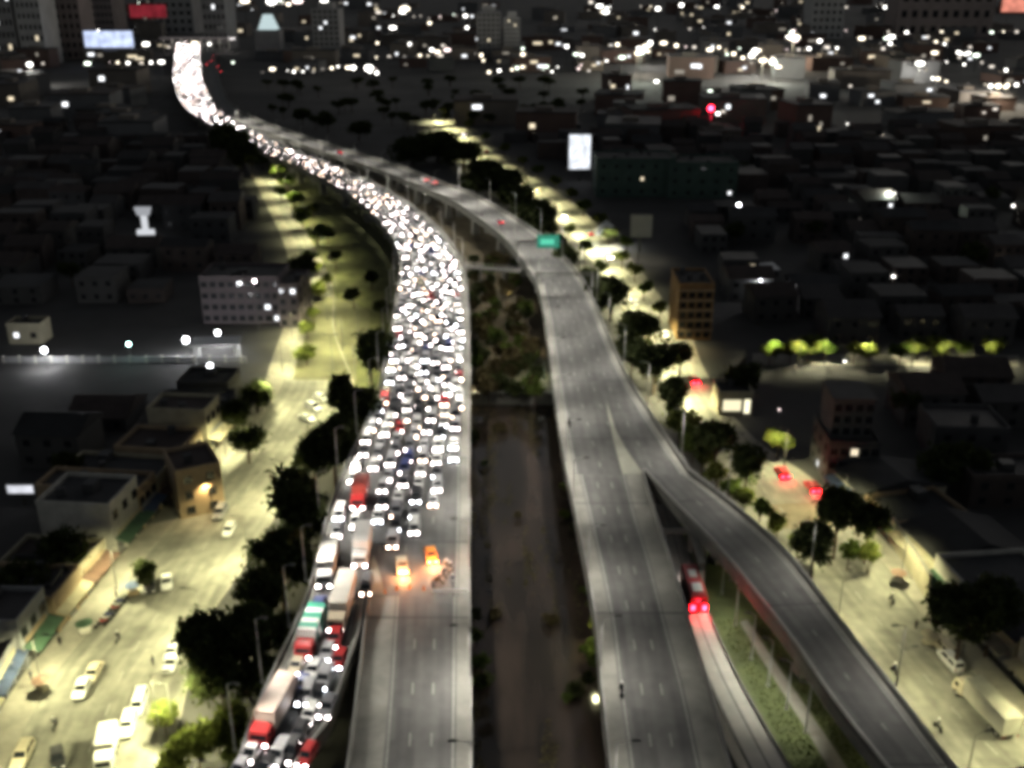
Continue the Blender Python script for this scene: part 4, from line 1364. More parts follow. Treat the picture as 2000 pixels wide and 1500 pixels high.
for x, y, rp, zc, lab in (
        (1195, 572, 46, 8, 'dark round tree between right roadway and lit street bend'), (1150, 545, 24, 8, 'small dark tree touching the right roadway near the green sign'),
        (1245, 640, 44, 9, 'dark tree below the lit street bend'), (1280, 700, 46, 9, 'dark tree left of the glaring brake lamps'), (1235, 690, 34, 8, 'dark tree tight against the right roadway'),
        (1310, 770, 34, 8, 'dark tree above the lit green bush'), (1100, 505, 30, 8, 'dark green tree just right of the green sign'), (1085, 478, 26, 8, 'dark green tree above the green sign'),
        (1640, 1000, 46, 9, 'dark tree at the right junction beside the grey block'), (1592, 1060, 40, 8, 'dark tree beside the ramp at the junction'), (1400, 860, 42, 8, 'dark tree between lit box building and ramp'),
        (1460, 905, 36, 8, 'dark tree left of the junction brake lamps'), (1885, 1205, 70, 9, 'big dark round tree over the right street'), (1945, 1180, 52, 9, 'dark tree behind the big round tree at the right edge'),
        (1450, 735, 36, 6, 'dark tree above the lit box building'), (1700, 1020, 36, 8, 'dark tree in front of the long dark roof'), (1330, 690, 26, 6, 'dark bush in front of the brown building')):
    tree(x, y, rp, zc, M_leafdark, lab, 'dark trees on the right side')
for x, y, rp, zc, m_, lab in ((1330, 822, 34, 5, M_leaflit, 'lit yellow-green bush against the right ramp edge'), (1402, 922, 26, 4, M_leaflit, 'round lit bush beside the curving ramp'),
                              (1355, 868, 24, 4, M_leafmid, 'lit bush between two others along the ramp'), (1522, 855, 30, 5, M_leaflit, 'brightest yellow-green tree right of the dark one near the lit box'),
                              (1700, 1080, 26, 4, M_leaflit, 'lit yellowish bush by the right street wall'), (1660, 1075, 22, 4, M_leafmid, 'small lit bush left of the wall bush')):
    tree(x, y, rp, zc, m_, lab, 'lit bushes along the right ramp', small=True)
for n, x in enumerate((1505, 1545, 1580, 1612, 1670, 1700, 1760, 1795, 1830, 1880, 1940)):
    tree(x, 680 + R.uniform(-8, 8), R.uniform(17, 28), 4, M_leaflit if n % 3 else M_leafmid, 'lit tree in the park row on the right, %s from the left' % ORD[n], 'row of lit park trees', small=True)
for n, (x, y, rp) in enumerate(((1258, 560, 17), (1240, 525, 18), (1215, 500, 16), (1225, 470, 14), (1190, 455, 17), (1170, 425, 15), (1140, 400, 15), (1115, 375, 13), (1085, 352, 13), (1050, 330, 12), (1020, 312, 11), (985, 288, 11), (950, 265, 10), (915, 240, 10),
                               (1290, 600, 16), (1175, 520, 15), (1145, 480, 15), (1110, 445, 13))):
    tree(x, y, rp, 4.5, M_leaflit if n % 3 else M_leafmid, 'lit yellowish tree lining the far right street, %s of its row' % ORD[n], 'lit trees lining the far right street', small=True)
FT = [(855, 285, 50), (805, 292, 42), (905, 300, 40), (985, 355, 44), (1045, 415, 46), (1010, 385, 40), (945, 330, 36), (1060, 440, 30), (930, 360, 34), (700, 250, 24), (640, 235, 20), (590, 222, 18)]
for n, (x, y, rp) in enumerate(FT):
    tree(x, y, rp, 8, M_leafdark, 'dark tree between far right roadway and lit street, %s in the row' % ORD[n], 'dark trees by the far right roadway', squash=.8)
for n, (x, y, rp) in enumerate(((545, 330, 18), (560, 352, 17), (590, 420, 20), (575, 385, 18), (620, 455, 22), (548, 372, 14), (606, 500, 18), (512, 312, 14))):
    tree(x, y, rp, 5, M_leafmid, 'lit tree along the far left street, %s in the row' % ORD[n], 'trees along the far left street', small=True)
for n in range(84):
    y = 500 + 265 * (n / 84) ** 1.1
    f = (y - 520) / 250
    xl, xr = 908 + 15 * f, 1018 + 44 * f
    tree(R.uniform(xl + 6, xr - 6), y, R.uniform(11, 21) * (0.7 + .5 * f), R.uniform(2.5, 5.5), (M_leafbrown, M_leafbrown, M_leafdark, M_leafmid)[n % 4], 'scrubby brown-green tree in the median %s' % ('close to the footbridge' if n < 28 else ('halfway to the weir' if n < 56 else 'just behind the weir')),
         'scrub in the median', small=True)
for n, (x, y, rp, m_) in enumerate(((1160, 1180, 16, M_leaflit), (1166, 1215, 18, M_leaflit), (1168, 1250, 18, M_leafmid), (1160, 1290, 18, M_leafmid), (1150, 1325, 16, M_leafdark), (930, 1240, 18, M_leafmid),
                                    (940, 1290, 20, M_leafmid), (925, 1200, 16, M_leafdark), (950, 1325, 18, M_leafdark))):
    tree(x, y, rp, 2.2, m_, 'bush on the %s canal bank, %s from the %s' % (('right', ORD[n], 'top') if n < 5 else ('left', ORD[n - 5], 'first lamp')), 'bushes on the canal banks', small=True)
lamp_post(P(318, 1470, 0), .2, 12, 1.5, 24000, (1, .98, .5), 'yellow lamp lighting the green trees at the bottom left', None, True)  # extra lamp, added to brighten these trees
for n in range(46):
    y = R.uniform(800, 1480)
    lft = n % 2
    c = P(930 if lft else 1150, y, 0)
    xx = (CX0 + R.uniform(-1, 2.6)) if lft else (CX1 - R.uniform(-1, 2.6))
    px, py = to_px(Vector((xx, c.y, 1.5)))
    tree(px, py, R.uniform(1.2, 2.4) * FPX / depth(Vector((xx, c.y, 1.5))), 1.5, M_leafdark if n % 3 else M_leafmid, 'low scrub bush on the %s edge of the canal' % ('left' if lft else 'right'), 'scrub along the canal', base=-1.2, small=True)
# two lamps under the decks light the canal-side bushes
lamp_post(P(1184, 1262, 0), pi, 5, .8, 2400, C_STREET, 'short yellow lamp on the right canal bank among the bushes', None, True)
lamp_post(P(905, 770, 0), 0, 5, .8, 4500, (1, .85, .6), 'short lamp at the left end of the weir', None, True)
lamp_post(P(1062, 742, 0), pi, 5, .8, 3500, (.8, 1, .75), 'short lamp at the right end of the weir', None, True)
lamp_post(P(985, 600, 0), 0, 5, .8, 5200, (1, .88, .6), 'short lamp in the middle of the brown median', None, True)
lamp_post(P(1030, 690, 0), pi, 5, .8, 3200, (1, .88, .6), 'short lamp in the median against the right roadway', None, True)

for n in range(75):
    x, y = R.uniform(480, 1150), R.uniform(150, 232)
    if to_px(P(x, y, 0))[0] < 520 and y > 215: continue
    if abs(x - (545 + (260 - y) * -3.0)) < 90 and y > 205: continue
    tree(x, y, R.uniform(8, 15), 7, M_leafdark, 'dark tree in the unlit park behind the far bend', 'trees of the dark far park', squash=.7, small=True)
for n in range(44):
    xx, yy = R.choice((R.gauss(-8, 2.5), R.gauss(13, 2.5), R.uniform(-12, 17))), R.uniform(92, 205)
    if not CX0 + 1 < xx < CX1 - 1: continue
    px, py = to_px(Vector((xx, yy, -1.3)))
    tree(px, py, R.uniform(.7, 1.7) * FPX / depth(Vector((xx, yy, -1.3))), -1.3, (M_leafbrown, M_leafdark, M_leafmid)[n % 3], 'low reed clump standing in the canal', 'reed clumps in the canal', base=-2.3, small=True)
# floating weed in streaks along the canal (ground cover)
b = MB()
from mathutils import noise as mnoise
for _ in range(26000):
    x, y = R.uniform(CX0 + 1.2, CX1 - 1.2), R.uniform(80, CY1 - 2)
    edge = max(0.0, abs(x - (CX0 + CX1) / 2) / ((CX1 - CX0) / 2) - .45) * 1.1
    if mnoise.noise(Vector((x * .32, y * .03, 3.1))) + .5 * mnoise.noise(Vector((x * 1.1, y * .25, 9))) + edge < .22: continue
    a, q = R.uniform(0, 6.28), R.uniform(.12, .34)
    c, sn, z = cos(a) * q, sin(a) * q, -2.17 + R.uniform(0, .16)
    b.quad((x - c, y - sn, z), (x + sn * .6, y - c * .6, z + R.uniform(-.05, .1)), (x + c, y + sn, z + R.uniform(0, .12)), (x - sn * .6, y + c * .6, z))
tag(b.build('floating_weed', leaf_mat('weed', (.085, .075, .038))), 'dark streaky weed floating on the canal', 'weed', kind='stuff')
# grass tufts on the verge (ground cover)
def interp_path(y):
    t = [(1212, 1452), (1287, 1499), (1366, 1551), (1448, 1604), (1540, 1660)]
    for (a, b_), (c, d_) in zip(t, t[1:]):
        if y <= c: return b_ + (d_ - b_) * (y - a) / (c - a)
    return 1660


b = MB()
for _ in range(3500):
    y = R.uniform(1210, 1500)
    f = (y - 1210) / 290
    x = R.uniform(1400 + 150 * f, 1500 + 210 * f)
    if abs(x - interp_path(y)) < 15 + 8 * f: continue
    p = P(x, y, 0.012)
    a = R.uniform(0, 6.28)
    s, h = R.uniform(.08, .2), R.uniform(.1, .3)
    dx, dy = cos(a) * s, sin(a) * s
    b.poly([(p.x - dx, p.y - dy, p.z), (p.x + dx, p.y + dy, p.z), (p.x + R.uniform(-.15, .15), p.y + R.uniform(-.15, .15), p.z + h)])
tag(b.build('verge_grass', leaf_mat('grass_blade', (.07, .085, .03))), 'short green grass on the verge between busway and ramp', 'grass', kind='stuff')

# ================================================================== BUILDINGS
WIN = {}


def window_mesh(w, h, lit=None):
    k = (w, h, lit)
    if k in WIN: return WIN[k]
    b = MB()
    b.quad((-w / 2, -.02, 0), (w / 2, -.02, 0), (w / 2, -.02, h), (-w / 2, -.02, h), 1)
    t = .08
    for x0, x1, z0, z1 in ((-w / 2 - t, -w / 2, -t, h + t), (w / 2, w / 2 + t, -t, h + t), (-w / 2, w / 2, -t, 0), (-w / 2, w / 2, h, h + t), (-.03, .03, 0, h)):
        b.box(x0, x1, -.09, 0.02, z0, z1, 0)
    WIN[k] = b.mesh('window', [M_frame, {None: M_glass, 'w': M_winlit, 'c': M_winlitw}[lit]])
    return WIN[k]


def building(p, w, d, h, rz, wall, roof, label, group=None, cols=0, rows=0, side=None, litf=0.0, parapet=True, units=2, name='building', winw=1.3, winh=1.4, cat_='building', pitched=False, z0=0.0):
    """front face is local -y through p; windows on the front and on one side"""
    r = empty(name, (p.x, p.y, z0), rz, label, cat_, group)
    b = MB()
    b.box(-w / 2, w / 2, 0, d, 0, h, 0, bottom=False)
    b.build('wall', wall, r)
    if pitched:
        b = MB()
        e = .5
        z1, zr = h - .02, h + min(w, d) * .22
        A = [(-w / 2 - e, -e, z1), (w / 2 + e, -e, z1), (w / 2 + e, d + e, z1), (-w / 2 - e, d + e, z1), (-w / 2 - e, d / 2, zr), (w / 2 + e, d / 2, zr)]
        b.v = A
        b.f = [(0, 1, 5, 4), (2, 3, 4, 5), (1, 2, 5), (3, 0, 4), (3, 2, 1, 0)]
        b.m = [0] * 5
        b.build('roof', roof, r)
    else:
        b = MB()
        b.box(-w / 2 + .25, w / 2 - .25, .25, d - .25, h, h + .06, 0, bottom=False)
        rf = b.build('roof', roof, r)
        if parapet:
            b = MB()
            for x0, x1, y0, y1 in ((-w / 2 - .06, w / 2 + .06, -.06, .24), (-w / 2 - .06, w / 2 + .06, d - .24, d + .06), (-w / 2 - .06, -w / 2 + .24, .245, d - .245), (w / 2 - .24, w / 2 + .06, .245, d - .245)):
                b.box(x0, x1, y0, y1, h - .1, h + .8)
            b.build('parapet', wall, r)
        for _ in range(units):
            x, y = R.uniform(-w * .35, w * .35), R.uniform(d * .2, d * .8)
            b = MB()
            if R.random() < .5:
                s = R.uniform(.7, 1.4)
                b.box(x - s, x + s, y - s * .8, y + s * .8, h + .06, h + R.uniform(.9, 2.2)); b.build('roof_unit', M_frame, rf)
            else:
                b.tube((x, y, h + .06), (x, y, h + 1.7), .8, .8, 10); b.build('water_tank', M_walls[1], rf)
    if cols and rows:
        fh = h / rows
        for i in range(cols):
            for j in range(rows):
                lit = (R.choice(('w', 'c')) if R.random() < litf else None)
                inst('window', window_mesh(winw, winh, lit), r, (-w / 2 + w * (i + .5) / cols, -.005, fh * j + (fh - winh) * .5))
    if side and rows:
        fh = h / rows
        n = max(1, int(d / 4))
        for i in range(n):
            for j in range(rows):
                lit = (R.choice(('w', 'c')) if R.random() < litf else None)
                o = inst('window', window_mesh(winw, winh, lit), r, (side * (w / 2 + .005), d * (i + .5) / n, fh * j + (fh - winh) * .5), side * pi / 2)
    return r


# ---- lit shop fronts along the left street
fine_ls = resample(ST_LS, 1.0)
i, n = 4, 0
while i < len(fine_ls) - 30:
    w = R.uniform(7, 12)
    k = int(i + w / 2)
    p = at_u(fine_ls[k], 0, 0, -5.0)
    if p.y > 196: break
    tg = tangent(fine_ls, k)
    rz = atan2(tg.y, tg.x)                      # local x runs up the street, the front (-y) faces it
    h = R.uniform(4.5, 9.5)
    rows_ = 1 if h < 6 else 2
    wm = R.choice(M_shop)
    col = {M_shop[0]: 'cream', M_shop[1]: 'white', M_shop[2]: 'tan', M_shop[3]: 'grey'}[wm]
    pos = Vector((p.x, p.y, 0))
    d = R.uniform(12, 20)
    r = building(pos, w - .15, d, h, rz, wm, R.choice(M_roofs), '%s %s-storey shop on the left street, %s from the bottom of the picture' % (col, 'two' if rows_ == 2 else 'one', ORD[n]), 'shops along the left street',
                 name='shop', cat_='shop', units=2)
    if rows_ == 2:
        for q in range(3): inst('window', window_mesh(1.4, 1.5, 'w' if R.random() < .15 else None), r, (-w / 2 + w * (q + .5) / 3, -.005, h - 2.8))
    nb = max(2, int(w / 3))
    for q in range(nb):
        x = -w / 2 + w * (q + .5) / nb
        b = MB()
        for z in range(9): b.box(x - 1.15, x + 1.15, -.05 - (.03 if z % 2 else 0), 0.03, .1 + z * .28, .1 + z * .28 + .27)
        b.build('shutter', M_shutter if R.random() < .6 else wm, r)
    for q in range(nb + 1):
        x = -w / 2 + .15 + (w - .3) * q / nb
        b = MB(); b.box(x - .18, x + .18, -.4, -.06, 0, 3.4); b.build('column', wm, r)
    b = MB()
    a0, a1 = R.uniform(1.6, 2.6), 3.0
    b.loft([[(x, -.05, 3.45), (x, -a0, 2.9), (x, -a0, 2.82), (x, -.05, 3.37)] for x in (-w / 2 + .1, w / 2 - .1)])
    b.build('awning', R.choice(M_awn), r)
    b = MB(); b.box(-w * .36, w * .36, -.22, -.07, 3.55, 4.3); b.build('signboard', R.choice(M_shop), r)
    i += int(w + R.choice((0, 0, 1, 3)))
    n += 1

# ---- walls, shops and sheds along the right street
fine_rs = resample(ST_RS, 1.0)
i, n = 6, 0
while n < 9:
    w = R.uniform(8, 14)
    k = int(i + w / 2)
    p = at_u(fine_rs[k], 1, 0, 5.2)
    if p.y > 178: break
    tg = tangent(fine_rs, k)
    rz = atan2(-tg.y, -tg.x)
    h = R.uniform(3.6, 6.5)
    wm = R.choice(M_shop[:3])
    col = {M_shop[0]: 'cream', M_shop[1]: 'white', M_shop[2]: 'tan'}[wm]
    d = R.uniform(12, 18)
    r = building(Vector((p.x, p.y, 0)), w - .15, d, h, rz, wm, M_roofs[0], '%s low shop on the right street, %s from the bottom' % (col, ORD[n]), 'low shops along the right street', name='shop', cat_='shop', units=1, pitched=n % 2 == 1)
    nb = max(2, int(w / 3.4))
    for q in range(nb):
        x = -w / 2 + w * (q + .5) / nb
        b = MB()
        for z in range(8): b.box(x - 1.2, x + 1.2, -.05 - (.03 if z % 2 else 0), .03, .1 + z * .3, .1 + z * .3 + .29)
        b.build('shutter', M_shutter, r)
    b = MB()
    b.loft([[(x, -.05, 3.3), (x, -2.2, 2.8), (x, -2.2, 2.72), (x, -.05, 3.22)] for x in (-w / 2 + .1, w / 2 - .1)])
    b.build('awning', M_awn[3] if n < 3 else R.choice(M_awn), r)
    i += int(w + 1)
    n += 1

# ---- named buildings
wall_or = mat('wall_orange_brown', (.25, .15, .065), .85, .2, .3)
r = building(P(1354, 664, 0), 9.2, 15, 15, 0, wall_or, M_roofs[0], 'narrow brown-orange block with floor bands right of the lit street', None, 0, 0, None, 0, units=3)
for j in range(5):
    b = MB(); b.box(-4.7, 4.7, -.45, -.01, 2.6 + j * 2.75, 3.1 + j * 2.75); b.build('floor_band', M_shop[2], r)
    for q in range(4): inst('window', window_mesh(1.4, 1.5), r, (-3.3 + q * 2.2, -.005, .8 + j * 2.75))
lamp_post(P(1338, 690, 0), -pi / 2 + pi, 6, .8, 4200, (1, .78, .38), 'yellow lamp at the foot of the brown-orange block', None, True)
r = building(P(1660, 948, 0), 9.6, 13, 8.5, -.05, M_walls[1], M_roofs[0], 'grey podium of the stepped dark block at the right junction', None, 5, 3, -1, .04, units=0)
b = MB(); b.box(-4.1, 3.6, 3, 12, 8.6, 16.5); tw = b.build('upper_floors', M_walls[1], r)
for j in range(3):
    for q in range(4): inst('window', window_mesh(1.2, 1.4), r, (-3.2 + q * 2, 2.995, 9.4 + j * 2.4))
b = MB(); b.box(-4.4, 3.9, 2.7, 12.3, 16.5, 16.9); b.build('cornice', M_walls[0], r)
b = MB(); b.box(-4.4, 3.9, 2.6, 2.9, 8.6, 9.2); b.build('balcony', M_walls[0], r)
wall_pu = mat('wall_mauve', (.115, .095, .10), .9, .2, .3)
building(P(475, 632, 0), 22, 14, 13, 0, wall_pu, M_roofs[1], 'long mauve block with rows of dark windows left of the lawn', None, 9, 4, 1, .07, units=4, winw=1.5)
building(P(567, 640, 0), 6.0, 14, 12, -.05, wall_pu, M_roofs[1], 'narrow mauve tower block with three small windows beside the lawn', None, 2, 4, 1, .06, units=1)
wall_gr = mat('wall_dark_green', (.05, .085, .07), .8, .25, .2)
building(P(1240, 385, 0), 34, 22, 16, 0, wall_gr, M_roofs[0], 'broad dark green hall beside the bright white screen', None, 6, 3, None, 0.03, units=4)
building(P(1370, 388, 0), 30, 20, 15, 0, wall_gr, M_roofs[0], 'dark green hall farther right with a curved grey roof edge', None, 5, 3, None, .03, units=3)
r = building(P(1435, 812, 0), 7.5, 8, 5, 0, M_shop[0], M_roofs[0], 'small cream kiosk building lit at night among dark trees', None, 0, 0, None, 0, units=1)
b = MB(); b.quad((-2.8, -.03, 1.2), (1.2, -.03, 1.2), (1.2, -.03, 3.8), (-2.8, -.03, 3.8)); b.build('shop_window', glow('kiosk_light', (1, .92, .6), 1.1), r)
b = MB(); b.quad((1.9, -.03, .6), (3.2, -.03, .6), (3.2, -.03, 3.9), (1.9, -.03, 3.9)); b.build('door', glow('kiosk_door_light', (1, .94, .66), 1.5), r)
r = building(P(398, 1005, 0), 8, 10, 9, .5, M_shop[2], M_roofs[2], 'tall tan house with lit gable at the top of the shop row', None, 2, 3, 1, .1, units=1)
lamp_post(P(418, 1010, 0), 2.4, 6, 1, 3200, (1, .75, .35), 'orange lamp by the tan house at the top of the shop row', None, True)
# long wall lit by lamps on the right street
r = empty('boundary_wall', P(1745, 1075, 0), 0, 'tall pale wall running beside the upper right street', 'wall')
b = MB(); q0, q1 = P(1735, 1050, 0) - r.location, P(1810, 1170, 0) - r.location
dv = (q1 - q0).normalized(); nv = Vector((dv.y, -dv.x, 0)) * .2
b.loft([[q - nv, q + nv, q + nv + Vector((0, 0, 4.2)), q - nv + Vector((0, 0, 4.2))] for q in (q0, q1)]); b.build('wall', M_shop[0], r)
b = MB(); b.loft([[q - nv * 1.5 + Vector((0, 0, 4.21)), q + nv * 1.5 + Vector((0, 0, 4.21)), q + nv * 1.5 + Vector((0, 0, 4.45)), q - nv * 1.5 + Vector((0, 0, 4.45))] for q in (q0, q1)]); b.build('coping', M_pave, r)

# ---- portal frame over the busway
r = empty('portal_frame', P(1318, 1085, 0), 0, 'concrete portal frame spanning the dark busway cutting between the roads', 'portal')
o_ = r.location
pa, pb = P(1296, 1032, 7.5), P(1350, 1030, 7.5)
b = MB(); b.box(pa.x - o_.x, pb.x - o_.x, pa.y - o_.y - .5, pa.y - o_.y + .5, 6.7, 7.6); b.build('beam', M_parapet, r)
for q in (pa, pb):
    b = MB(); b.box(q.x - o_.x - .5, q.x - o_.x + .5, pa.y - o_.y - .49, pa.y - o_.y + .49, 0, 6.69); b.build('column', M_parapet, r)
pc = P(1372, 1100, 7.5)
b = MB(); b.loft([[(q.x - o_.x - .45, q.y - o_.y, 6.7), (q.x - o_.x + .45, q.y - o_.y, 6.7), (q.x - o_.x + .45, q.y - o_.y, 7.58), (q.x - o_.x - .45, q.y - o_.y, 7.58)] for q in (pb - Vector((0, .52, 0)), pc)]); b.build('side_beam', M_parapet, r)
b = MB(); b.box(pc.x - o_.x - .4, pc.x - o_.x + .4, pc.y - o_.y - .4, pc.y - o_.y + .4, 0, 6.69); b.build('column', M_parapet, r)

# ---- green overhead sign gantry on the right roadway
gl, gr = P(1012, 512, Z9), P(1098, 512, Z9)
r = empty('sign_gantry', (gl + gr) / 2, 0, 'overhead gantry with a bright green sign across the right roadway', 'sign gantry')
hw = (gr.x - gl.x) / 2
for s in (-1, 1):
    b = MB(); b.tube((s * hw, 0, 0), (s * hw, 0, 6.8), .25, .22, 8); b.build('post', M_pole, r)
b = MB(); b.box(-hw, hw, -.25, .25, 6.3, 6.8); b.build('beam', M_pole, r)
b = MB(); b.box(-hw * .15, hw * .85, -.45, -.27, 4.6, 8.6); sg = b.build('sign_panel', glow('sign_green', (.10, .62, .42), .42), r)
b = MB(); b.quad((-.0, -.46, 5.6), (4.2, -.46, 5.6), (4.2, -.46, 7.4), (-.0, -.46, 7.4)); b.build('sign_field', glow('sign_green_bright', (.16, .85, .58), .8), sg)
# plain steel gantry nearer on the right roadway
gl, gr = P(1046, 572, Z9), P(1156, 572, Z9)
r = empty('steel_gantry', (gl + gr) / 2, 0, 'plain steel gantry over the right roadway below the green sign', 'gantry')
hw = (gr.x - gl.x) / 2
for s in (-1, 1):
    b = MB(); b.tube((s * hw, 0, 0), (s * hw, 0, 6), .25, .22, 8); b.build('post', M_pole, r)
b = MB(); b.box(-hw, hw, -.2, .2, 5.6, 5.95); b.box(-hw, hw, -.2, .2, 4.9, 5.1); b.build('truss', M_poledark, r)
# ---- footbridge between the two roadways
fa, fb = P(905, 520, 8.5), P(1018, 528, 8.5)
r = empty('footbridge', (fa.x, fa.y, 0), atan2(fb.y - fa.y, fb.x - fa.x), 'thin footbridge joining the jammed road and the right roadway', 'footbridge')
L = (fb - fa).length
b = MB(); b.box(0, L, -1.2, 1.2, 8.0, 8.4); b.build('deck', M_parapet, r)
for s in (-1.15, 1.15):
    b = MB(); b.box(0, L, s - .05, s + .05, 9.3, 9.4)
    for q in range(int(L / 1.5) + 1): b.box(q * 1.5, q * 1.5 + .08, s - .04, s + .04, 8.4, 9.3)
    b.build('railing', M_pole, r)
for x in (L * .3, L * .7):
    b = MB(); b.tube((x, 0, 0), (x, 0, 8.0), .5, .45, 8); b.build('pier', M_conc, r)


# ---- toll canopy that closes the view up the far left road
p = P(372, 88, Z9)
r = empty('toll_canopy', p, .1, 'wide lit toll canopy across the far top end of the jam', 'canopy')
b = MB(); b.box(-34, 46, -6, 6, 7, 9); b.build('roof', PAINT['silver'], r)
b = MB(); b.box(-34, 46, -6.6, -6.05, 7.2, 8.8); b.build('fascia', glow('toll_fascia', (1.0, .86, .84), .12), r)
for x in range(-32, 46, 11):
    b = MB(); b.box(x - .6, x + .6, -4, 4, -9, 6.99); b.build('column', M_conc, r)
    b = MB(); b.quad((x + 2, 4, 6.98), (x + 8, 4, 6.98), (x + 8, -5, 6.98), (x + 2, -5, 6.98)); b.build('light_panel', glow('toll_light', (1, .92, .9), 6.0), r)


# ---- billboards and screens
def billboard(x, y, zb, w, h, m, label, rz=0.0, z0=0.0, name='billboard', border=True):
    p = P(x, y, z0)
    r = empty(name, p, rz, label, 'billboard')
    b = MB(); b.box(-w / 2, w / 2, -.3, .3, zb, zb + h); fr = b.build('cabinet', M_poledark, r)
    b = MB(); b.quad((-w / 2 + .3, -.31, zb + .3), (w / 2 - .3, -.31, zb + .3), (w / 2 - .3, -.31, zb + h - .3), (-w / 2 + .3, -.31, zb + h - .3)); b.build('screen', m, fr)
    for s in ((-1, 1) if w > 12 else (0,)):
        b = MB(); b.tube((s * w * .3, .2, 0), (s * w * .3, .2, zb + .2), .45, .4, 8); b.build('post', M_poledark, r)
    return r


def screen_mat(name, col, st, scale):
    m = glow(name, col, st)
    nt = m.node_tree
    e = [n for n in nt.nodes if n.type == 'EMISSION'][0]
    tc = nt.nodes.new('ShaderNodeTexCoord'); nz = nt.nodes.new('ShaderNodeTexNoise'); nz.inputs['Scale'].default_value = scale
    rg = nt.nodes.new('ShaderNodeMapRange'); rg.inputs['From Min'].default_value = .35; rg.inputs['From Max'].default_value = .65
    rg.inputs['To Min'].default_value = st * .7; rg.inputs['To Max'].default_value = st * 1.3
    nt.links.new(tc.outputs['Object'], nz.inputs['Vector']); nt.links.new(nz.outputs['Fac'], rg.inputs['Value']); nt.links.new(rg.outputs[0], e.inputs['Strength'])
    return m


billboard(1131, 352, 5, 10.5, 16.5, screen_mat('screen_white', (.88, .93, 1.0), 1.1, .3), 'glaring tall white screen beside the dark green hall')
billboard(1250, 492, 5, 8.0, 8.4, mat('billboard_sheet', (.45, .45, .38), .8, .1, .3), 'square beige billboard standing right of the white tent')
lamp_post(P(1246, 512, 0), pi / 2, 9, 1, 3800, (1, .93, .7), 'lamp in front of the square beige billboard', None, True)
billboard(219, 124, 16, 52, 17, screen_mat('screen_blue', (.62, .72, 1.0), 1.1, .12), 'wide blue-white screen far at the top left', z0=0)
billboard(300, 110, 42, 42, 14, screen_mat('screen_red', (.9, .08, .12), .22, .1), 'dim red roof sign above the far end of the jam')
billboard(47, 985, 2.2, 5.4, 2.2, screen_mat('screen_pale', (.9, .92, 1), .85, .3), 'small glowing white sign alone among dark roofs at the left edge')
billboard(1984, 62, 30, 60, 30, screen_mat('screen_coral', (1.0, .35, .25), .8, .08), 'coral red lit sign in the top right corner')
# white tent roof
r = empty('tent', P(1185, 470, 0), 0, 'white peaked tent glowing beside the lit street', 'tent')
b = MB(); b.v = [(-4.5, -4, 3), (4.5, -4, 3), (4.5, 4, 3), (-4.5, 4, 3), (-.5, 0, 7.5)]; b.f = [(0, 1, 4), (1, 2, 4), (2, 3, 4), (3, 0, 4)]; b.m = [0] * 4
tm = mat('tent_canvas', (.75, .76, .78), .8); b.build('canopy', tm, r)
for x, y in ((-4.4, -3.9), (4.4, -3.9), (4.4, 3.9), (-4.4, 3.9)):
    b = MB(); b.tube((x, y, 0), (x, y, 3), .08); b.build('pole', M_pole, r)
lamp_post(P(1172, 486, 0), 0, 9, 1, 20000, (.95, 1, .95), 'white lamp beside the peaked tent', None, True)
# petrol-station canopy in the dark yard on the left
r = empty('canopy', P(425, 705, 0), .1, 'white floodlit canopy on columns in the dark yard on the left', 'canopy')
b = MB(); b.box(-6, 6, -2, 4, 4.6, 5.1); b.build('roof', PAINT['white'], r)
for x in (-5, 5):
    for y in (-1.5, 3.5):
        b = MB(); b.box(x - .2, x + .2, y - .2, y + .2, 0, 4.6); b.build('column', PAINT['white'], r)
b = MB(); b.quad((-5.5, 3.6, 4.59), (5.5, 3.6, 4.59), (5.5, -1.6, 4.59), (-5.5, -1.6, 4.59)); b.build('light_panel', glow('canopy_light', (.95, .97, 1), 3.0), r)
r = empty('boundary_wall', P(250, 708, 0), 0, 'long low pale wall along the floodlit yard on the left', 'wall')
b = MB(); b.box(-32, 30, -.15, .15, 0, 1.6); b.build('wall', M_shop[3], r)
for q in range(16):
    b = MB(); b.box(-31.5 + q * 4, -31 + q * 4, -.25, .25, 0, 1.85); b.build('post', M_shop[1], r)


def floodlight(x, y, zh, label, power, col, r_=.45, E=30.0, group='floodlights in dark yards'):
    r = empty('floodlight', P(x, y, 0) if zh == 0 else P(x, y, zh) - Vector((0, 0, zh)), 0, label, 'floodlight', group)
    b = MB(); b.tube((0, 0, 0), (0, 0, zh - r_), .12, .08, 6); b.build('pole', M_poledark, r)
    b = MB(); b.sphere((0, 0, zh), r_, 0, 8, 6); b.build('globe', glow('flood_%d_%s' % (int(E), '%d%d%d' % tuple(int(c * 9) for c in col)), col, E), r)
    if power:
        ld = bpy.data.lights.new('flood', 'POINT'); ld.energy = power; ld.color = col; ld.shadow_soft_size = r_
        lo = bpy.data.objects.new('flood', ld); link(lo, r); lo.location = (0, 0, zh - r_ - .1)
    return r


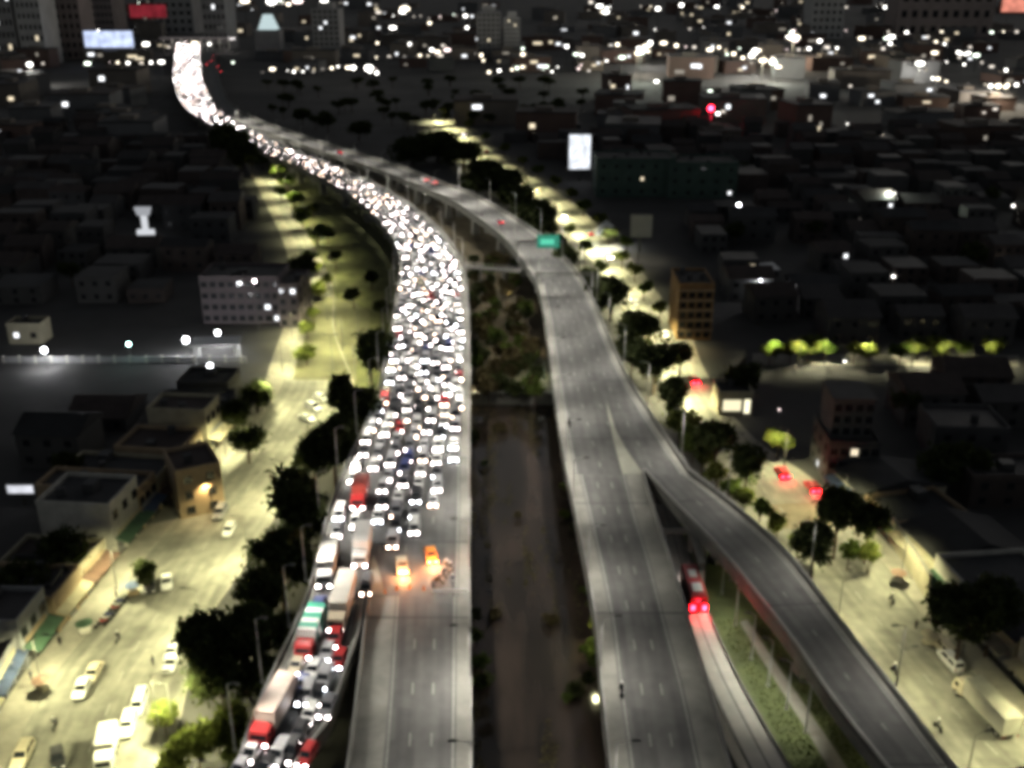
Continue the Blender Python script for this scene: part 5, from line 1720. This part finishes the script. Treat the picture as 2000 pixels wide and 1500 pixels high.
W_ = (.95, .97, 1.0)
floodlight(86, 684, 5, 'round white floodlight at the left end of the yard wall', 5000, W_, .6)
floodlight(363, 664, 5, 'white floodlight just left of the floodlit canopy', 6000, W_, .7)
floodlight(425, 650, 4, 'white floodlight behind the floodlit canopy', 3500, W_, .55)
floodlight(455, 668, 4, 'white floodlight at the right end of the canopy', 700, W_, .5)
floodlight(410, 715, 3, 'low round lamp in front of the floodlit canopy', 2000, W_, .55)
floodlight(251, 672, 6, 'teal-tinted lamp on the yard wall left of the canopy', 300, (.6, 1, .92), .4)
floodlight(83, 407, 6, 'lone white lamp in the dark blocks upper left', 150, W_, .75)
floodlight(436, 432, 6, 'lone white lamp left of the far lit trees', 150, W_, .75)
floodlight(497, 549, 14.5, 'small pinkish lamp on the mauve block roof', 60, (1, .85, .85), .35)
floodlight(1443, 401, 6, 'lone white lamp right of the dark green halls', 150, W_, .7)
floodlight(65, 1190, 4, 'tiny lamp in front of the lower shops', 0, W_, .12) if False else None
r = building(P(52, 672, 0), 9, 6, 5, 0, M_shop[0], M_roofs[0], 'pale lit corner house at the left edge beside the yard', None, 2, 1, None, .5, units=1)
# pylon sign on the left, its floodlighting put into glowing surfaces
r = empty('pylon', P(286, 462, 0), 0, 'white lit pylon with a wide foot and wide top in the dark blocks', 'pylon')
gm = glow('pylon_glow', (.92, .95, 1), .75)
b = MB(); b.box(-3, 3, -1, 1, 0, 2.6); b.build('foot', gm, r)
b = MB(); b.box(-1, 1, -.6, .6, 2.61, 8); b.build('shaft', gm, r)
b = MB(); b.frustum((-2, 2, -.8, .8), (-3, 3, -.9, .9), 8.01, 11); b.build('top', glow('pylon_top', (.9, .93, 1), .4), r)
# lit white roof on the right
r = empty('shed', P(1492, 540, 0), .35, 'small shed with a floodlit white roof in the dark right blocks', 'shed')
b = MB(); b.box(-4, 4, -2, 2, 0, 2.5); b.build('wall', M_walls[1], r)
b = MB(); b.loft([[(x, -2.4, 2.5), (x, 2.4, 3.6), (x, 2.4, 3.75), (x, -2.4, 2.65)] for x in (-4.4, 4.4)]); b.build('roof', PAINT['white'], r)
floodlight(1486, 548, 7, 'white floodlight over the small white-roofed shed', 2600, W_, .15)


# ================================================================== DARK BLOCKS AND THE FAR CITY
def interp(tab, y):
    tab = sorted(tab)
    if y <= tab[0][0]: return tab[0][1]
    for (a, b_), (c, d_) in zip(tab, tab[1:]):
        if y <= c: return b_ + (d_ - b_) * (y - a) / (c - a)
    return tab[-1][1]


LB = [(1500, -120), (1400, -80), (1300, -10), (1200, 60), (1100, 130), (1000, 215), (900, 320), (830, 395), (760, 440), (700, 470), (600, 480), (500, 520), (440, 505), (400, 470), (340, 420), (300, 330), (250, 250), (150, 260)]
RB = [(1500, 2300), (1400, 2160), (1300, 2060), (1200, 1990), (1100, 1900), (1000, 1800), (900, 1740), (800, 1560), (740, 1500), (600, 1440), (500, 1330), (440, 1300), (400, 1230), (350, 1120), (300, 1040), (250, 960), (200, 700), (160, 520)]
placed = []


def free(x, y, rad):
    return all((x - a) ** 2 + (y - c) ** 2 > (rad + q) ** 2 for a, c, q in placed)


for x, y, q in ((475, 632, 16), (567, 640, 9), (1354, 664, 11), (1660, 948, 11), (425, 705, 12), (250, 706, 10), (150, 706, 12), (330, 706, 12), (60, 690, 12), (286, 462, 7), (1492, 540, 8), (1240, 385, 22), (1370, 388, 20), (1131, 352, 8), (47, 985, 6)):
    c = P(x, y, 0)
    placed.append((c.x, c.y + 6, q))
for x in range(1480, 1990, 30):
    c = P(x, 704, 0); placed.append((c.x, c.y, 9))
WN = ['rendered', 'grey', 'brick']
nb = 0
LABELSEEN = {}


def uniq(base, note='%s of its kind from the front'):
    LABELSEEN[base] = LABELSEEN.get(base, 0) + 1
    return base


cands = []
for gy in range(0, 60):
    yw = 95 + gy * 18
    if yw > 620: break
    for gx in range(-40, 41):
        cands.append((gx * 18 + R.uniform(-3, 3), yw + R.uniform(-3, 3)))
for x, y in cands:
    c = Vector((x, y, 0))
    px, py = to_px(c)
    if not (-40 < px < 2040): continue
    left = px < interp(LB, py)
    right = px > interp(RB, py)
    if not (left or right): continue
    w, d = R.uniform(9, 16), R.uniform(8, 14.5)
    if not free(x, y + d / 2, 6.5): continue
    if 740 < py < 1000 and 1480 < px < 1790: continue
    if left and 630 < py < 775 and px < 500: continue
    if R.random() < (.12 if py > 300 else .3): continue
    h = R.uniform(3.5, 8.5) if y < 330 else R.uniform(4, 11)
    if left and px > 380 and py < 345: h = R.uniform(4, 6)
    if left and 700 < py < 900: h = R.uniform(2.8, 3.8)
    wi, ri = R.randrange(3), R.randrange(3)
    nearb = y < 250
    rows_ = 1 if h < 5 else 2
    sidew = 'left' if left else 'right'
    band = 'low in the picture' if py > 900 else ('level with the lawn' if py > 560 else ('above the yard' if left else 'above the park row') if py > 380 else 'toward the far city')
    pit = ri == 2 or R.random() < .3
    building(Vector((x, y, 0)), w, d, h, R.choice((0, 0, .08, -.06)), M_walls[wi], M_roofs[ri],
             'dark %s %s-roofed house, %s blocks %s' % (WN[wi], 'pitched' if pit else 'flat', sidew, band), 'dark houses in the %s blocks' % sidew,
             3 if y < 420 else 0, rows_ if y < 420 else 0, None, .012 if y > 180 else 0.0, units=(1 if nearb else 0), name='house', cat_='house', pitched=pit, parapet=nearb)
    nb += 1
# trees scattered in the dark blocks
n = 0
for _ in range(60):
    px, py = R.uniform(0, 2000), R.uniform(300, 1250)
    if px < interp(LB, py) - 10 or px > interp(RB, py) + 20:
        c = P(px, py, 6)
        if 600 < py < 760 or not free(c.x, c.y, 0): continue
        tree(px, py, R.uniform(3, 5) * FPX / depth(c), 6, M_leafdark, 'dark tree among unlit houses on the %s' % ('left' if px < 1000 else 'right'), 'trees among the dark houses', small=True)
        n += 1

# ---- tall dark mass that hides the bend of the far left road
for n, (x, y, rp) in enumerate(((436, 262, 18), (455, 268, 20), (474, 280, 19), (446, 285, 20), (468, 300, 20), (425, 275, 15), (490, 300, 15))):
    tree(x, y, rp, 13, M_leafdark, 'tall dark tree hiding the bend of the far left road, %s of the clump' % ORD[n], 'dark clump at the far bend')
building(P(380, 300, 0), 16, 14, 9, .1, M_walls[2], M_roofs[1], 'low dark block below the far end of the jam', None, 4, 2, None, .02, units=2)
# ---- named towers at the top
M_tw = [mat('tower_grey', (.36, .35, .34), .85, .2, .05), mat('tower_brown', (.30, .25, .235), .85, .2, .05), mat('tower_pale', (.50, .49, .47), .85, .2, .05)]


def tower(x, y, wpx, toppx, d, m, label, litf=.06, cols=5, rows=9):
    p = P(x, y, 0)
    dep = depth(p)
    w = wpx * dep / FPX
    h = max(20.0, (y - toppx) * dep / FPX / cos(_t))
    r = empty('tower', p, 0, label, 'tower', 'towers of the far city')
    b = MB(); b.box(-w / 2, w / 2, 0, d, 0, h, bottom=False); b.build('wall', m, r)
    for q in range(cols + 1):
        xx = -w / 2 + w * q / cols
        b = MB(); b.box(xx - w * .02, xx + w * .02, -1.2, -.01, 0, h + 1); b.build('fin', m, r)
    b = MB(); b.box(-w * .3, w * .3, d * .2, d * .7, h, h + 7); b.build('plant_room', m, r)
    fh, cw = h / rows, w / cols
    for i in range(cols):
        for j in range(rows):
            lit = R.choice((M_winlit, M_winlitw)) if R.random() < litf else M_glass
            b = MB(); b.quad((-w / 2 + cw * (i + .25), -.03, fh * (j + .3)), (-w / 2 + cw * (i + .75), -.03, fh * (j + .3)), (-w / 2 + cw * (i + .75), -.03, fh * (j + .75)), (-w / 2 + cw * (i + .25), -.03, fh * (j + .75)))
            b.build('window', lit, r)
    return r


tower(18, 128, 44, -60, 40, M_tw[0], 'dark grey tower in the top left corner')
tower(72, 128, 46, -40, 40, M_tw[2], 'grey ribbed tower second from the left at the top')
tower(138, 116, 60, -30, 40, M_tw[1], 'brownish tower left of the blue-white screen')
tower(205, 66, 40, -50, 60, M_tw[1], 'brown tower above the blue-white screen')
tower(345, 66, 70, -60, 60, M_tw[0], 'dark tower behind the head of the jam')
tower(425, 100, 44, -50, 50, M_tw[0], 'tall grey tower right of the far end of the jam')
tower(640, 112, 50, 30, 40, M_tw[0], 'squat grey tower right of the cyan-lit building')
tower(955, 112, 44, 36, 40, M_tw[0], 'grey tower left of a narrow gap in the top middle', .02)
tower(1000, 112, 30, 46, 40, M_tw[2], 'pale slim tower right of the narrow gap in the top middle', .02)
tower(1612, 76, 60, -40, 50, M_tw[2], 'pale grey tower at the top right of centre', .02)
tower(1840, 74, 180, -60, 60, M_tw[1], 'huge dark slab tower at the top right', .01, 9, 5)
r = building(P(524, 100, 0), 30, 24, 24, 0, M_tw[0], M_roofs[0], 'building with a glowing cyan-white crown left of centre at the top', None, 0, 0, None, 0, units=0)
b = MB(); b.frustum((-11, 11, 2, 22), (-5, 5, 8, 16), 24.8, 42, 0); b.build('crown_lantern', glow('crown_cyan', (.75, .93, .95), .75), r)

# ---- far city blocks
FARM = [mat('far_wall_grey', (.14, .14, .14), .9, .25, .05, rand=.3), mat('far_wall_buff', (.19, .165, .14), .9, .25, .05, rand=.3), mat('far_wall_rust', (.13, .085, .07), .9, .25, .05, rand=.3)]
nfar = 0
FW = {}
for _ in range(1600):
    if nfar >= 230: break
    px, py = R.uniform(-30, 2030), R.uniform(8, 135) if R.random() < .6 else R.uniform(135, 300)
    if py > 128 and px < interp(RB, py) + 10 and px > interp(LB, py) - 20: continue
    if 320 < px < 450: continue
    if 480 < px < 1200 and 146 < py < 240: continue
    c = P(px, py, 0)
    dep = depth(c)
    w, d, h = R.uniform(14, 34) * (1 + dep / 2500), R.uniform(14, 30) * (1 + dep / 2500), R.uniform(5, 16) * (1 + dep / 4000)
    if not free(c.x, c.y + d / 2, max(w, d) * .55): continue
    placed.append((c.x, c.y + d / 2, max(w, d) * .5))
    mi = R.randrange(3)
    r = empty('city_block', c, R.uniform(-.2, .2), 'dark %s block in the far city, %s' % (('grey', 'buff', 'rusty')[mi], 'left third' if px < 667 else ('middle' if px < 1333 else 'right third')), 'building', 'blocks of the far city')
    b = MB(); b.box(-w / 2, w / 2, 0, d, 0, h, 0, bottom=False); b.build('wall', FARM[mi], r)
    b = MB(); b.box(-w / 2 - .5, w / 2 + .5, -.5, d + .5, h + .01, h + .8); b.build('roof', R.choice(M_roofs), r)
    b = MB(); b.box(-w * .2, w * .1, d * .3, d * .6, h + .81, h + 3); b.build('roof_unit', FARM[1], r)
    for q in range(R.choice((0, 1, 1, 2, 3))):
        ww = R.uniform(.05, .22) * w
        x0 = R.uniform(-w / 2, w / 2 - ww)
        z0 = R.uniform(.15, .7) * h
        b = MB(); b.quad((x0, -.06, z0), (x0 + ww, -.06, z0), (x0 + ww, -.06, z0 + h * .18), (x0, -.06, z0 + h * .18))
        b.build('window', R.choice((M_winlit, M_winlitw, glow('far_window_dim', (1, .9, .75), .35))), r)
    nfar += 1

# ---- lamps of the far city
LAMPS = [(1661, 168, 1.2), (1550, 203, 2.6), (1540, 205, 1.6), (1562, 204, 1.6), (1612, 228, 1.4), (1722, 265, 1.2), (1771, 308, 1.3), (1724, 345, 1.7), (1732, 375, 2.6), (1745, 378, 1.6), (1657, 395, 1.3), (1769, 430, 1.1), (1772, 445, .9),
         (1821, 434, 1.7), (1830, 452, 1.2), (1860, 456, 1.0), (1890, 462, 1.5), (1930, 468, 1.2), (1402, 222, 1.5), (1412, 218, 1.2), (1387, 178, 1.2), (1832, 154, 1.6), (1822, 153, 1.3), (1935, 168, 1.8), (1950, 168, 2.2), (1968, 166, 1.8),
         (1944, 213, 1.3), (1922, 220, .9), (1797, 124, 1.9), (1825, 103, 1.4), (1874, 112, 1.3), (1907, 108, 1.5), (1918, 122, 1.2), (1937, 130, 1.3), (1965, 137, 1.3), (1475, 100, 2.4), (1468, 108, 1.8), (1550, 73, 2.3), (1546, 64, 1.5),
         (1321, 89, 1.6), (1356, 92, 1.4), (1394, 84, 1.3), (1433, 105, 1.5), (1420, 106, 1.2), (1490, 118, 1.8), (1510, 122, 1.8), (1530, 120, 1.5), (1560, 97, 1.3), (1580, 95, 1.2), (1601, 80, 1.4), (1615, 92, 1.4), (1635, 94, 1.0), (1683, 75, 1.5),
         (1700, 74, 1.1), (1741, 72, 1.5), (1735, 62, 1.0), (1725, 95, 1.4), (1708, 98, 1.1), (1812, 72, 1.2), (1828, 82, 1.2), (1845, 86, 1.1), (1895, 92, 1.2), (1937, 63, .9), (1986, 62, 1.2), (1960, 62, .8), (1730, 14, 1.2), (1722, 8, .9),
         (1331, 10, 1.3), (1360, 13, 1.0), (1400, 13, .9), (1450, 14, 1.0), (720, 133, 2.6), (690, 132, 1.9), (680, 132, 1.4), (648, 133, 1.5), (767, 54, 1.4), (790, 17, 1.6), (783, 23, 1.2), (739, 24, 1.2), (839, 45, 1.2), (838, 36, .9), (799, 86, 1.3),
         (737, 84, 1.1), (865, 89, 1.4), (872, 92, 1.1), (860, 108, 1.4), (866, 116, 1.0), (940, 108, 1.6), (944, 118, 1.2), (1021, 95, 1.3), (1021, 106, 1.5), (955, 141, 1.3), (975, 138, 1.3), (1000, 136, 1.3), (1020, 131, 1.2), (1056, 52, 1.2), (1107, 91, 1.5),
         (1125, 106, 1.2), (1137, 108, 1.4), (1206, 87, 1.6), (1252, 101, 2.4), (1245, 104, 1.8), (1270, 84, 1.9), (1262, 90, 1.6), (1296, 84, 1.5), (1215, 112, 1.5), (1231, 147, 1.4), (1282, 159, 1.2), (1311, 166, 1.4), (1130, 134, 1.2), (1150, 138, 1.1), (1068, 130, 1.2),
         (1078, 140, 1.0), (909, 31, 1.2), (891, 31, .9), (912, 54, 1.2), (1154, 4, 1.3), (1171, 12, 1.2), (1185, 16, .9), (1285, 17, 1.3), (58, 126, 1.9), (84, 124, 1.2), (171, 124, 1.5), (285, 86, 1.5), (230, 122, 1.2), (250, 123, 1.2), (275, 123, 1.1), (295, 122, 1.3),
         (315, 121, 1.4), (478, 2, 1.4), (530, 3, 1.5), (553, 5, 1.1), (581, 2, 1.5), (633, 2, 1.2), (532, 135, 1.4), (574, 140, 1.2), (105, 264, .6), (52, 299, .6), (432, 325, .9), (150, 318, .5), (415, 325, .5), (70, 205, 1.0), (95, 195, 1.3), (100, 208, 1.0),
         (1735, 542, 1.2), (1745, 540, 1.0), (1850, 610, .7), (1925, 655, .7), (1945, 512, 1.0), (1960, 505, 1.3), (1985, 508, 1.2), (1990, 398, 1.2), (1980, 402, 1.0), (1840, 715, 1.2), (1720, 922, 1.0), (1522, 800, 1.1), (1650, 706, .8), (735, 112, .9), (760, 110, .9), (790, 110, 1.1),
         (820, 108, 1.1), (660, 130, .9), (612, 140, .8), (455, 122, 1.0), (409, 86, 1.2), (350, 88, 1.2), (380, 84, 1.3), (330, 92, 1.1)]
for xa, ya, xb, yb, n in ((1330, 93, 1640, 97, 20), (520, 141, 720, 133, 10), (1700, 98, 1995, 141, 16), (1060, 136, 1250, 110, 10), (1560, 60, 1990, 63, 16), (780, 30, 930, 31, 7), (1150, 13, 1330, 10, 8),
                          (1500, 20, 1760, 12, 9), (850, 110, 1030, 98, 8), (1850, 160, 2000, 171, 7), (1440, 112, 1580, 124, 14), (220, 122, 330, 120, 7), (660, 62, 790, 55, 5), (1230, 60, 1480, 52, 9), (1780, 455, 1970, 470, 8), (1560, 205, 1700, 262, 5)):
    n = (n + 1) // 2
    for q in range(n):
        t = (q + R.uniform(-.35, .35)) / n
        LAMPS.append((xa + (xb - xa) * t, ya + (yb - ya) * t + R.uniform(-2, 2), R.choice((.4, .5, .6, .7, .9))))
for cx, cy, n in ((1475, 102, 8), (1550, 76, 6), (1252, 100, 8), (720, 131, 4), (1735, 80, 6), (1872, 108, 6), (1950, 168, 5), (860, 100, 5), (545, 6, 5), (790, 22, 4), (1515, 120, 8), (1010, 122, 4), (1180, 20, 4), (1390, 95, 5)):
    for q in range(n): LAMPS.append((R.gauss(cx, 13), max(1, R.gauss(cy, 5)), R.choice((.5, .7, .9, 1.2, 1.5))))
LAMPS += [(R.uniform(1420, 2000), R.uniform(128, 480), R.uniform(.4, .8)) for _ in range(10)]
LAMPS += [(R.uniform(0, 420), R.uniform(0, 126), R.uniform(.4, .8)) for _ in range(8)]
LME = {}
LCOL = [('white', (1.0, .97, .90), 8.0), ('warm', (1.0, .88, .68), 5.0), ('greenish', (.88, 1.0, .84), 5.0), ('pinkish', (1.0, .80, .76), 4.0), ('dim', (1.0, .9, .78), 1.5), ('faint', (1.0, .9, .8), .5)]
for k, (nm, c, e) in enumerate(LCOL):
    b = MB()
    b.sphere((0, 0, 0), 1.0, 0, 7, 5, .8)
    b.tube((0, 0, -9), (0, 0, -.7), .1, .08, 5, 1)
    LME[k] = b.mesh('globe_lamp', [glow('city_lamp_' + nm, c, e), M_poledark])
for x, y, s in LAMPS:
    k = R.choices((0, 1, 2, 3, 4, 5), (4, 4, 1, 1, 4 if s < 1.5 else 0, 4 if s < 1.2 else 0))[0]
    g = P(x, y, 6.5)
    rad = s * 2.1 * depth(g) / FPX
    o = inst('city_lamp', LME[k], None, (g.x, g.y, 0), 0)
    o.scale = (rad * R.choice((.8, 1, 1.2, 1.9)), rad, rad)
    o.location.z = 9 * rad if rad < .9 else 9 * rad
    q = P(x, y, o.location.z)
    o.location.x, o.location.y = q.x, q.y
    if s >= 1.75 and not (480 < x < 1160 and y > 120):
        ld = bpy.data.lights.new('lamp_light', 'POINT'); ld.energy = 30 * depth(g) ** 1.0 * s; ld.color = LCOL[k][1]; ld.shadow_soft_size = rad
        lo = bpy.data.objects.new('lamp_light', ld); link(lo); lo.location = o.location + Vector((0, -2.2 * rad, 0))
    sec = 'left' if x < 667 else ('middle' if x < 1333 else 'right')
    tag(o, '%s %s lamp glowing in the far city, %s third' % ('big' if s >= 1.8 else ('medium' if s > 1.1 else 'small'), LCOL[k][0], sec), 'lamp', 'lamps of the far city')
# red beacon lamp on the right with its mast
r = empty('beacon_mast', P(1385, 262, 0), 0, 'mast with a glowing red beacon in the dark right distance', 'beacon')
b = MB(); b.tube((0, 0, 0), (0, 0, 14), .35, .2, 6); b.build('mast', M_poledark, r)
b = MB(); b.sphere((0, 0, 15.2), 1.6, 0, 8, 6); b.build('lamp', glow('beacon_red', (1, .02, .05), 30), r)
b = MB(); b.box(-.15, .15, -2.2, -1.9, 6, 12.5); b.build('light_strip', glow('beacon_strip', (.9, .02, .06), 2.5), r)
print('houses', nb, 'far', nfar, 'jam', len(jam), 'objects', len(bpy.data.objects))


# ================================================================== STREET LIFE
# painted centre line on the two streets
dd = MB()
dd.quad((-0.07, -1.2, 0), (0.07, -1.2, 0), (0.07, 1.2, 0), (-0.07, 1.2, 0))
DME = dd.mesh('lane_dash', M_paint)
for st_, par in ((fine_ls, ls), (fine_rs, rs)):
    for i in range(3, len(st_), 7):
        p = at_u(st_[i], .5, .028)
        if p.y > 240: break
        tg = tangent(st_, i)
        inst('lane_dash', DME, par, p, atan2(-tg.x, tg.y))
# people on the pavements
WALK = [(62, 1330, 'by the lower shops of the left street'), (118, 1262, 'under the awnings of the left street'), (228, 1168, 'beside the dark bush at the shops'), (352, 1010, 'below the tan house'), (300, 1300, 'beside the parked white cars'),
        (1788, 1230, 'by the wall of the right street'), (1872, 1330, 'beside the long white lorry'), (1660, 1120, 'at the top of the right street'), (1700, 1110, 'near the lit bushes of the right street')]
for n, (x, y, wh) in enumerate(WALK):
    p = P(x, y, 0)
    q = inst('person', STAND, None, (p.x, p.y, .13 if n < 4 else .03), R.uniform(0, 6.28), m=M_cloths[n % 4])
    tag(q, 'person in %s top standing %s' % (('navy', 'black', 'grey', 'white')[n % 4], wh), 'person', 'people on the streets')
    inst('hair', HAIR, q)
# vendor stalls with parasols
for n, (x, y, wh) in enumerate(((85, 1352, 'at the lower shops of the left street'), (168, 1240, 'at the middle shops of the left street'), (262, 1165, 'below the dark bush on the left street'), (1812, 1262, 'under the big dark tree on the right street'), (1752, 1140, 'against the pale wall of the right street'))):
    p = P(x, y, 0)
    r = empty('vendor_stall', (p.x, p.y, .13), R.uniform(-.6, .6), 'small vendor stall with parasol ' + wh, 'stall', 'vendor stalls')
    b = MB(); b.box(-.8, .8, -.4, .4, .35, 1.0); b.build('counter', M_shop[n % 3], r)
    for sx in (-.6, .6):
        b = MB(); b.disc_y((sx, 0, .3), .3, .08, 10); b.build('wheel', M_tyre, r)
    b = MB(); b.tube((0, 0, .36), (0, 0, 2.4), .03); b.build('pole', M_pole, r)
    b = MB(); b.loft([[(cos(2 * pi * k / 10) * q_, sin(2 * pi * k / 10) * q_, z_) for k in range(10)] for q_, z_ in ((1.3, 2.0), (.06, 2.5))]); b.build('parasol', M_awn[n % 4], r)
# parked motorcycles in a row before the shops
for n in range(9):
    t = n / 8
    p = P(196 + 44 * t, 1222 - 52 * t, .4)
    bike(Vector((p.x, p.y, .13)), radians(200) + R.uniform(-.2, .2), ('black', 'red', 'white', 'blue')[n % 4], '%s motorcycle parked in the row before the left shops, %s from below' % (('black', 'red', 'white', 'blue')[n % 4], ORD[n]), '', False, False, 0, 'motorcycles parked at the shops')

# ================================================================== LABELS: tell look-alikes apart by their place
bpy.context.view_layer.update()
same = {}
for o in scene.objects:
    if o.parent is None and o.get('label') and o.get('category') and not o.get('kind'):
        same.setdefault(o['label'], []).append(o)
for lab, obs in same.items():
    if len(obs) < 2: continue
    pts = sorted(((to_px(o.matrix_world.translation), o) for o in obs), key=lambda t: -t[0][1])
    nband = max(1, math.ceil(len(pts) / 8))
    size = math.ceil(len(pts) / nband)
    for k in range(nband):
        chunk = sorted(pts[k * size:(k + 1) * size], key=lambda t: t[0][0])
        for n, (_, o) in enumerate(chunk):
            tail = (', ' if nband == 1 else (', nearest band, ' if k == 0 else ', %s band, ' % ORD[min(k, 29)])) + ORD[n] + ' from left'
            o['label'] = lab + tail
